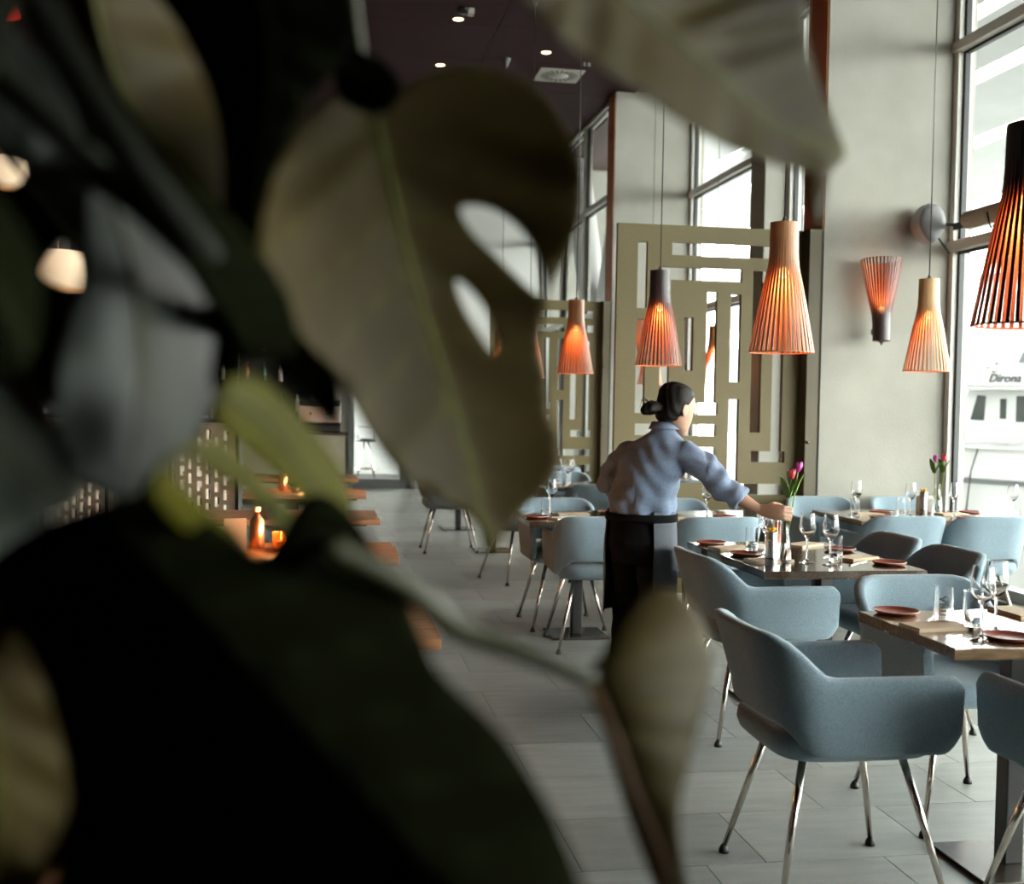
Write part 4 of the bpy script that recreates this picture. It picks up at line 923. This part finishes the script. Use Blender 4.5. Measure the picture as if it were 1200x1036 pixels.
for px, py, lab in ((203, 107, 'round downlight glimpsed between the upper left leaves'), (243, 170, 'round downlight glimpsed below the first one between leaves'), (270, 26, 'round downlight glimpsed at the top left')):
    c = at_z(px, py, ZC-.02); t = thing('recessed_downlight', lab, 'downlight', (c.x, c.y, ZC-.02), 0, 'ceiling downlights')
    obj('rim', MB().lathe([(.05, .0), (.062, 0), (.064, -.006), (.05, -.008), (.05, 0)], 24, cap0=False, cap1=False), RIMW, t, smooth=True); obj('lamp', MB().lathe([(.05, -.001), (.001, -.004)], 24), LAMPG, t)

# ------------------------------------------------------------------ monstera close to the camera
def leaf_mat(name, col, rough, trl, tcol, vein, gl=.5):
    m = mat(name, col, rough, var=.34, scale=7, bump=.12, bscale=14, spec=gl); nt = m.node_tree; N = nt.nodes; L = nt.links
    b = N['Principled BSDF']; tr_ = N.new('ShaderNodeBsdfTranslucent'); tr_.inputs[0].default_value = (*tcol, 1); mx = N.new('ShaderNodeMixShader'); mx.inputs[0].default_value = trl
    at_ = N.new('ShaderNodeAttribute'); at_.attribute_name = 'vein'; mc = N.new('ShaderNodeMix'); mc.data_type = 'RGBA'
    src = b.inputs['Base Color'].links[0].from_socket
    L.new(at_.outputs['Fac'], mc.inputs[0]); L.new(src, mc.inputs[6]); mc.inputs[7].default_value = (*vein, 1); L.new(mc.outputs[2], b.inputs['Base Color'])
    L.new(b.outputs[0], mx.inputs[1]); L.new(tr_.outputs[0], mx.inputs[2]); L.new(mx.outputs[0], N['Material Output'].inputs['Surface'])
    return m
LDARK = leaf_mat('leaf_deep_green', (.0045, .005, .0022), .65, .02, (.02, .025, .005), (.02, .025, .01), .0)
LMID = leaf_mat('leaf_olive', (.052, .037, .012), .55, .22, (.11, .066, .016), (.10, .095, .012), .06)
LGREY = leaf_mat('leaf_blue_green', (.023, .028, .022), .45, .08, (.035, .04, .018), (.035, .036, .016), .14)
LYOUNG = leaf_mat('leaf_young', (.075, .070, .005), .55, .35, (.13, .115, .008), (.08, .075, .008), .05)
STALK = mat('petiole_green', (.03, .03, .008), .5, spec=.2, var=.2, scale=20); STALKD = mat('petiole_dark', (.007, .0075, .004), .7, spec=.1); RIBY = mat('midrib_yellow', (.10, .095, .015), .5, spec=.2); RIBO = mat('midrib_orange', (.20, .09, .015), .5)
plant = thing('monstera_plant', 'large leafy monstera with holed leaves close to the camera', 'plant', (-.30, .30, 0))
PO = Vector((-.30, .30, 0))
def catmull(P, n=5, closed=True):
    out = []; m = len(P)
    for i in range(m if closed else m-1):
        p0, p1, p2, p3 = [Vector(P[(i+k) % m] if closed else P[max(0, min(m-1, i+k))]) for k in (-1, 0, 1, 2)]
        for j in range(n):
            t_ = j/n; out.append(.5*((2*p1) + (p2-p0)*t_ + (2*p0-5*p1+4*p2-p3)*t_*t_ + (3*p1-p0-3*p2+p3)*t_**3))
    if not closed: out.append(Vector(P[-1]))
    return out
def inside(poly, x, y):
    c = False; j = len(poly)-1
    for i in range(len(poly)):
        xi, yi = poly[i]; xj, yj = poly[j]
        if (yi > y) != (yj > y) and x < (xj-xi)*(y-yi)/(yj-yi)+xi: c = not c
        j = i
    return c
def leaf(outline, dist, mt, rib, holes=(), tilt=(0, 0), fold=.03, ripple=0.0017, rp=60, ribm=RIBY, ribw=3.2, label=None, droop=0., veins=7):
    O = catmull(outline); Hs = [catmull(h) for h in holes]; xs = [p.x for p in O]; ys = [p.y for p in O]
    mx_, my_ = (min(xs)+max(xs))/2, (min(ys)+max(ys))/2; step = max(9, max(max(xs)-min(xs), max(ys)-min(ys))/42)
    RB = catmull(rib, 8, False)
    def ribd(x, y):
        best = 1e9; sg = 1; tt = 0
        for i in range(len(RB)-1):
            a, b = RB[i], RB[i+1]; ab = b-a; t_ = max(0, min(1, (Vector((x, y))-a).dot(ab)/max(1e-6, ab.length_squared))); q = a+ab*t_
            dd = math.hypot(x-q.x, y-q.y)
            if dd < best: best = dd; sg = 1 if ab.x*(y-a.y)-ab.y*(x-a.x) > 0 else -1; tt = (i+t_)/(len(RB)-1)
        return best, sg, tt
    L_ = sum((RB[i+1]-RB[i]).length for i in range(len(RB)-1))
    def depth(x, y):
        d_, sg, tt = ribd(x, y)
        z = dist + tilt[0]*(x-mx_)/100 + tilt[1]*(y-my_)/100 + fold*(d_/100)**1.4 + droop*tt*tt
        return z + ripple*(.6+.6*math.sin(tt*7+sg*1.3))*math.sin((tt*L_ - d_*.6)/rp*2*PI + .7*math.sin(x/61) + sg*.8)*min(1, d_/40) + ripple*.35*math.sin(x/37+y/53)
    pts = list(O); edges = []; n = len(O); edges += [(i, (i+1) % n) for i in range(n)]
    for h in Hs:
        o_ = len(pts); pts += h; edges += [(o_+i, o_+(i+1) % len(h)) for i in range(len(h))]
    O2 = [(p.x, p.y) for p in O]; H2 = [[(p.x, p.y) for p in h] for h in Hs]
    y = min(ys); r = 0
    while y < max(ys):
        x = min(xs) + (step/2 if r % 2 else 0)
        while x < max(xs):
            if inside(O2, x, y) and not any(inside(h, x, y) for h in H2) and min((x-p[0])**2+(y-p[1])**2 for p in O2) > (step*.45)**2: pts.append(Vector((x, y)))
            x += step
        y += step*.87; r += 1
    vs_, es_, fs_, *_r = geometry.delaunay_2d_cdt(pts, edges, [], 0, 1e-4)
    F = []
    for f in fs_:
        cx_ = sum(vs_[i].x for i in f)/len(f); cy_ = sum(vs_[i].y for i in f)/len(f)
        if inside(O2, cx_, cy_) and not any(inside(h, cx_, cy_) for h in H2): F.append(tuple(f))
    V = [at(v.x, v.y, depth(v.x, v.y)) - PO for v in vs_]
    me = bpy.data.meshes.new('leaf'); me.from_pydata(V, [], F); me.update()
    bm = bmesh.new(); bm.from_mesh(me); bmesh.ops.recalc_face_normals(bm, faces=bm.faces); bm.to_mesh(me); bm.free()
    va = me.attributes.new('vein', 'FLOAT', 'POINT')
    vals = []
    for v in vs_:
        d_, sg, tt = ribd(v.x, v.y); s_ = (tt*L_ - d_*.55)/L_*veins; fr_ = abs(s_-round(s_))*L_/veins
        vals.append(max(0, 1-d_/9)*.8 + .25*max(0, 1-fr_/7))
    va.data.foreach_set('value', [min(1, q) for q in vals])
    me.materials.append(mt); me.polygons.foreach_set('use_smooth', [True]*len(me.polygons))
    o_ = link('leaf', me, plant)
    if label: o_['label'] = label
    sm = o_.modifiers.new('thick', 'SOLIDIFY'); sm.thickness = .0012; sm.offset = 0
    R3 = [at(p.x, p.y, depth(p.x, p.y)-.0012) - PO for p in RB]; k = ribw/FPX*dist
    obj('midrib', MB().tube(R3, [k*(1-.75*i/(len(R3)-1)) for i in range(len(R3))], 8), ribm, o_, smooth=True)
    return o_
def stalk(pts, rad, m_=STALK):
    P3 = catmull([at(x, y, d) - PO for x, y, d in pts], 6, False) if False else [at(x, y, d) - PO for x, y, d in pts]
    fine = []
    for i in range(len(P3)-1):
        p0, p1, p2, p3 = P3[max(0, i-1)], P3[i], P3[i+1], P3[min(len(P3)-1, i+2)]
        for j in range(6):
            t_ = j/6; fine.append(.5*((2*p1)+(p2-p0)*t_+(2*p0-5*p1+4*p2-p3)*t_*t_+(3*p1-p0-3*p2+p3)*t_**3))
    fine.append(P3[-1]); n = len(fine)
    obj('petiole', MB().tube(fine, [rad[0]+(rad[1]-rad[0])*i/(n-1) for i in range(n)], 10), m_, plant, smooth=True)
# the big holed leaf in the middle
leaf([(438, 142), (462, 112), (505, 86), (560, 80), (615, 95), (655, 135), (678, 185), (682, 240), (668, 292), (647, 335), (640, 362), (633, 400), (640, 440), (645, 485), (656, 522), (650, 560), (618, 592), (592, 622), (572, 648), (558, 612), (520, 588), (478, 565), (446, 528), (420, 486), (394, 440), (356, 400), (322, 352), (304, 300), (306, 240), (326, 190), (356, 140), (392, 112), (420, 118)],
     .86, LMID, [(440, 142), (452, 190), (470, 270), (492, 350), (520, 440), (550, 540), (571, 636)],
     holes=[[(540, 243), (572, 243), (603, 262), (627, 293), (640, 332), (637, 350), (612, 330), (580, 300), (552, 272)], [(534, 328), (552, 340), (572, 368), (582, 400), (576, 412), (556, 384), (540, 354)]],
     tilt=(.06, -.012), fold=-.03, ripple=0.003, rp=105, ribw=5.5, label='large olive leaf with two long holes in the middle')
# top right leaf
leaf([(610, -30), (700, -45), (850, -45), (935, -25), (944, 40), (958, 95), (980, 150), (990, 182), (972, 205), (966, 240), (958, 262), (946, 236), (942, 204), (905, 192), (850, 172), (790, 138), (735, 98), (680, 62), (635, 20)],
     .74, LMID, [(690, -40), (760, 20), (830, 80), (900, 140), (985, 183)], tilt=(.07, .0), fold=-.02, ripple=0.0042, rp=75, ribw=3.5, ribm=STALK, label='grey olive leaf hanging in from the top edge')
# huge dark leaf at the bottom left
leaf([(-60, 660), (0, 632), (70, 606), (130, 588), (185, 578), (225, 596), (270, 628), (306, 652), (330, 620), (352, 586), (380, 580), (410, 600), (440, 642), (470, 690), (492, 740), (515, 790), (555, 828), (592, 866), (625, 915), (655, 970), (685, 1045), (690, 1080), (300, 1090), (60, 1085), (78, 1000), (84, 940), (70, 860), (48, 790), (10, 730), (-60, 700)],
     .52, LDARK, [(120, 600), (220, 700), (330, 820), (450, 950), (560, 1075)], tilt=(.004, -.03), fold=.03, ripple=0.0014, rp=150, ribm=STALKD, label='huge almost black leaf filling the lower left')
# olive leaf behind it at the very left bottom
leaf([(-60, 690), (0, 690), (40, 760), (78, 850), (94, 930), (86, 990), (50, 1040), (20, 1085), (-60, 1085)], .60, LMID, [(-50, 700), (-10, 820), (0, 960), (-20, 1080)], tilt=(.05, 0), fold=-.01, ripple=.0012, label='dim olive leaf at the lower left edge')
# grey green leaves on the left
leaf([(92, 168), (140, 190), (185, 225), (225, 285), (250, 350), (257, 420), (243, 490), (212, 536), (178, 556), (150, 588), (118, 580), (84, 556), (66, 500), (68, 430), (82, 370), (98, 310), (100, 240)],
     .66, LGREY, [(110, 185), (150, 300), (165, 420), (152, 580)], tilt=(.10, 0), fold=.05, ripple=0.0022, rp=140, ribm=STALKD, label='drooping grey green leaf with rounded tip at the left')
leaf([(-60, 380), (0, 392), (30, 430), (62, 492), (92, 560), (96, 585), (60, 606), (20, 630), (-60, 655)], .58, LGREY, [(-50, 500), (0, 530), (50, 570), (90, 588)], tilt=(.06, -.05), fold=.03, ripple=0.0011, ribm=STALKD, label='grey leaf with bright lower edge at the left edge')
leaf([(-60, 210), (-10, 225), (30, 275), (48, 330), (42, 400), (10, 440), (-60, 450)], .50, LDARK, [(-50, 300), (0, 350), (30, 420)], fold=.03, tilt=(.04, 0), ribm=STALKD)
leaf([(-50, -20), (20, 40), (70, 95), (95, 160), (110, 215), (60, 205), (20, 195), (-20, 160), (-60, 140)], .62, LGREY, [(-50, 20), (20, 100), (90, 200)], fold=.05, tilt=(.06, -.02), ribm=STALKD)
# upper left leaves
leaf([(22, -40), (120, -45), (200, -30), (248, 30), (282, 100), (300, 180), (302, 250), (280, 300), (258, 262), (214, 226), (160, 186), (112, 132), (70, 70)], .78, LMID, [(105, -40), (118, 40), (150, 120), (230, 210), (285, 285)], tilt=(.03, .02), fold=.06, ripple=0.0034, rp=130, ribw=4.5, label='brownish leaf at the upper left')
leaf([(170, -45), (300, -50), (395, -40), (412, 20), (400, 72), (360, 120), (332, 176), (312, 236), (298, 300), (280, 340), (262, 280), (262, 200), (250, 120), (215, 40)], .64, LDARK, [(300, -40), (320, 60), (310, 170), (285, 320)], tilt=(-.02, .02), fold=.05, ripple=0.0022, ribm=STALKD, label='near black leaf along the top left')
leaf([(395, 60), (430, 62), (462, 85), (470, 112), (446, 132), (420, 130), (396, 110)], .80, LDARK, [(400, 70), (430, 95), (458, 120)], ribm=STALKD)
leaf([(100, 210), (170, 190), (240, 230), (300, 290), (338, 350), (345, 410), (300, 420), (270, 430), (256, 462), (246, 440), (250, 380), (220, 320), (160, 260)], .60, LDARK, [(120, 215), (210, 290), (290, 400)], tilt=(.02, 0), fold=.04, ribm=STALKD)
leaf([(302, 300), (340, 360), (372, 400), (398, 450), (392, 500), (362, 470), (330, 440), (306, 410), (290, 360)], .76, LGREY, [(305, 310), (350, 400), (388, 490)], tilt=(.04, 0), ribm=STALKD)
leaf([(-80, 80), (40, 60), (130, 130), (190, 210), (240, 330), (230, 430), (120, 470), (0, 470), (-80, 460)], .98, LDARK, [(-60, 100), (60, 250), (200, 420)], holes=[[(46, 320), (62, 290), (74, 281), (94, 300), (94, 340), (70, 336)], [(0, 170), (20, 160), (34, 182), (26, 212), (4, 218), (-10, 200)]], tilt=(0, 0), fold=.02, ribm=STALKD, label='dark filler leaf behind the others at the left edge')  # filler leaf added to darken the grey gaps behind
# young yellow green lobes lower left
leaf([(252, 480), (262, 452), (284, 438), (312, 448), (344, 478), (378, 520), (402, 556), (412, 598), (390, 622), (356, 590), (322, 556), (288, 528), (258, 504)], .68, LYOUNG, [(262, 460), (320, 505), (395, 610)], tilt=(.10, 0), fold=.02, ripple=0.0017, ribm=STALK, label='young yellow green leaf lobe, the upper of two')
leaf([(178, 572), (196, 540), (228, 518), (256, 514), (292, 544), (326, 580), (352, 612), (362, 640), (336, 640), (306, 600), (280, 572), (250, 558), (222, 540), (206, 556), (240, 592), (276, 622), (300, 655), (286, 668), (240, 640), (200, 606)], .62, LYOUNG, [(195, 550), (250, 535), (340, 630)], tilt=(.10, 0), ripple=0.0011, ribm=STALK, label='young yellow green leaf lobe, the lower of two')
# small curled leaf lower right
leaf([(688, 792), (705, 766), (728, 728), (756, 694), (778, 688), (806, 704), (828, 742), (834, 782), (822, 834), (808, 890), (796, 950), (800, 1010), (812, 1075), (790, 1085), (764, 1030), (742, 972), (722, 908), (706, 852), (694, 818)],
     .70, LMID, [(692, 800), (716, 850), (742, 920), (776, 1000), (800, 1080)], tilt=(-.05, .01), fold=.09, ripple=0.0017, ribm=RIBO, ribw=6, label='small curled leaf with orange midrib at the lower middle')
stalk([(380, 640, .60), (470, 684, .63), (540, 738, .66), (620, 768, .68), (692, 798, .70)], (.0075, .006))
stalk([(20, -40, .56), (90, 90, .57), (170, 210, .58), (245, 305, .62), (268, 345, .72), (240, 430, .90), (190, 540, .95), (140, 640, .90)], (.010, .0085), STALKD)
stalk([(-40, 60, .60), (60, 150, .60), (160, 240, .61), (280, 340, .63)], (.007, .006), STALKD)
stalk([(440, 142, .86), (420, 60, .84), (405, -60, .80)], (.005, .006))
stalk([(700, -40, .76), (640, -160, .70), (480, -300, .6)], (.005, .006))
# main stem and pot below the picture
obj('main_stem', MB().tube([at(380, 640, .60)-PO, at(250, 720, .64)-PO, at(140, 660, .90)-PO, at(120, 950, .64)-PO, at(60, 1400, .55)-PO, Vector((.0, .05, .42)), Vector((0, 0, .36))], [.008, .010, .011, .016, .02, .022, .024], 12), STALKD, plant, smooth=True)
obj('main_stem', MB().tube([at(20, -40, .56)-PO, at(-150, 300, .52)-PO, at(-200, 900, .50)-PO, Vector((-.02, .02, .36))], [.010, .014, .018, .022], 12), STALKD, plant, smooth=True)
obj('main_stem', MB().tube([at(480, -300, .6)-PO, at(405, -60, .80)-PO, at(200, -260, .7)-PO, at(-150, -200, .55)-PO, at(-150, 300, .52)-PO], [.007, .007, .008, .009, .012], 12), STALKD, plant, smooth=True)
obj('pot', MB().lathe([(.001, 0), (.15, 0), (.16, .01), (.20, .36), (.19, .37), (.18, .36), (.17, .30), (.001, .30)], 32), mat('charcoal_pot', (.03, .03, .03), .6), plant, smooth=True, auto=.7)
obj('soil', MB().lathe([(.172, .30), (.12, .315), (.001, .33)], 24), mat('potting_soil', (.02, .014, .01), .95, bump=.5), plant, smooth=True)
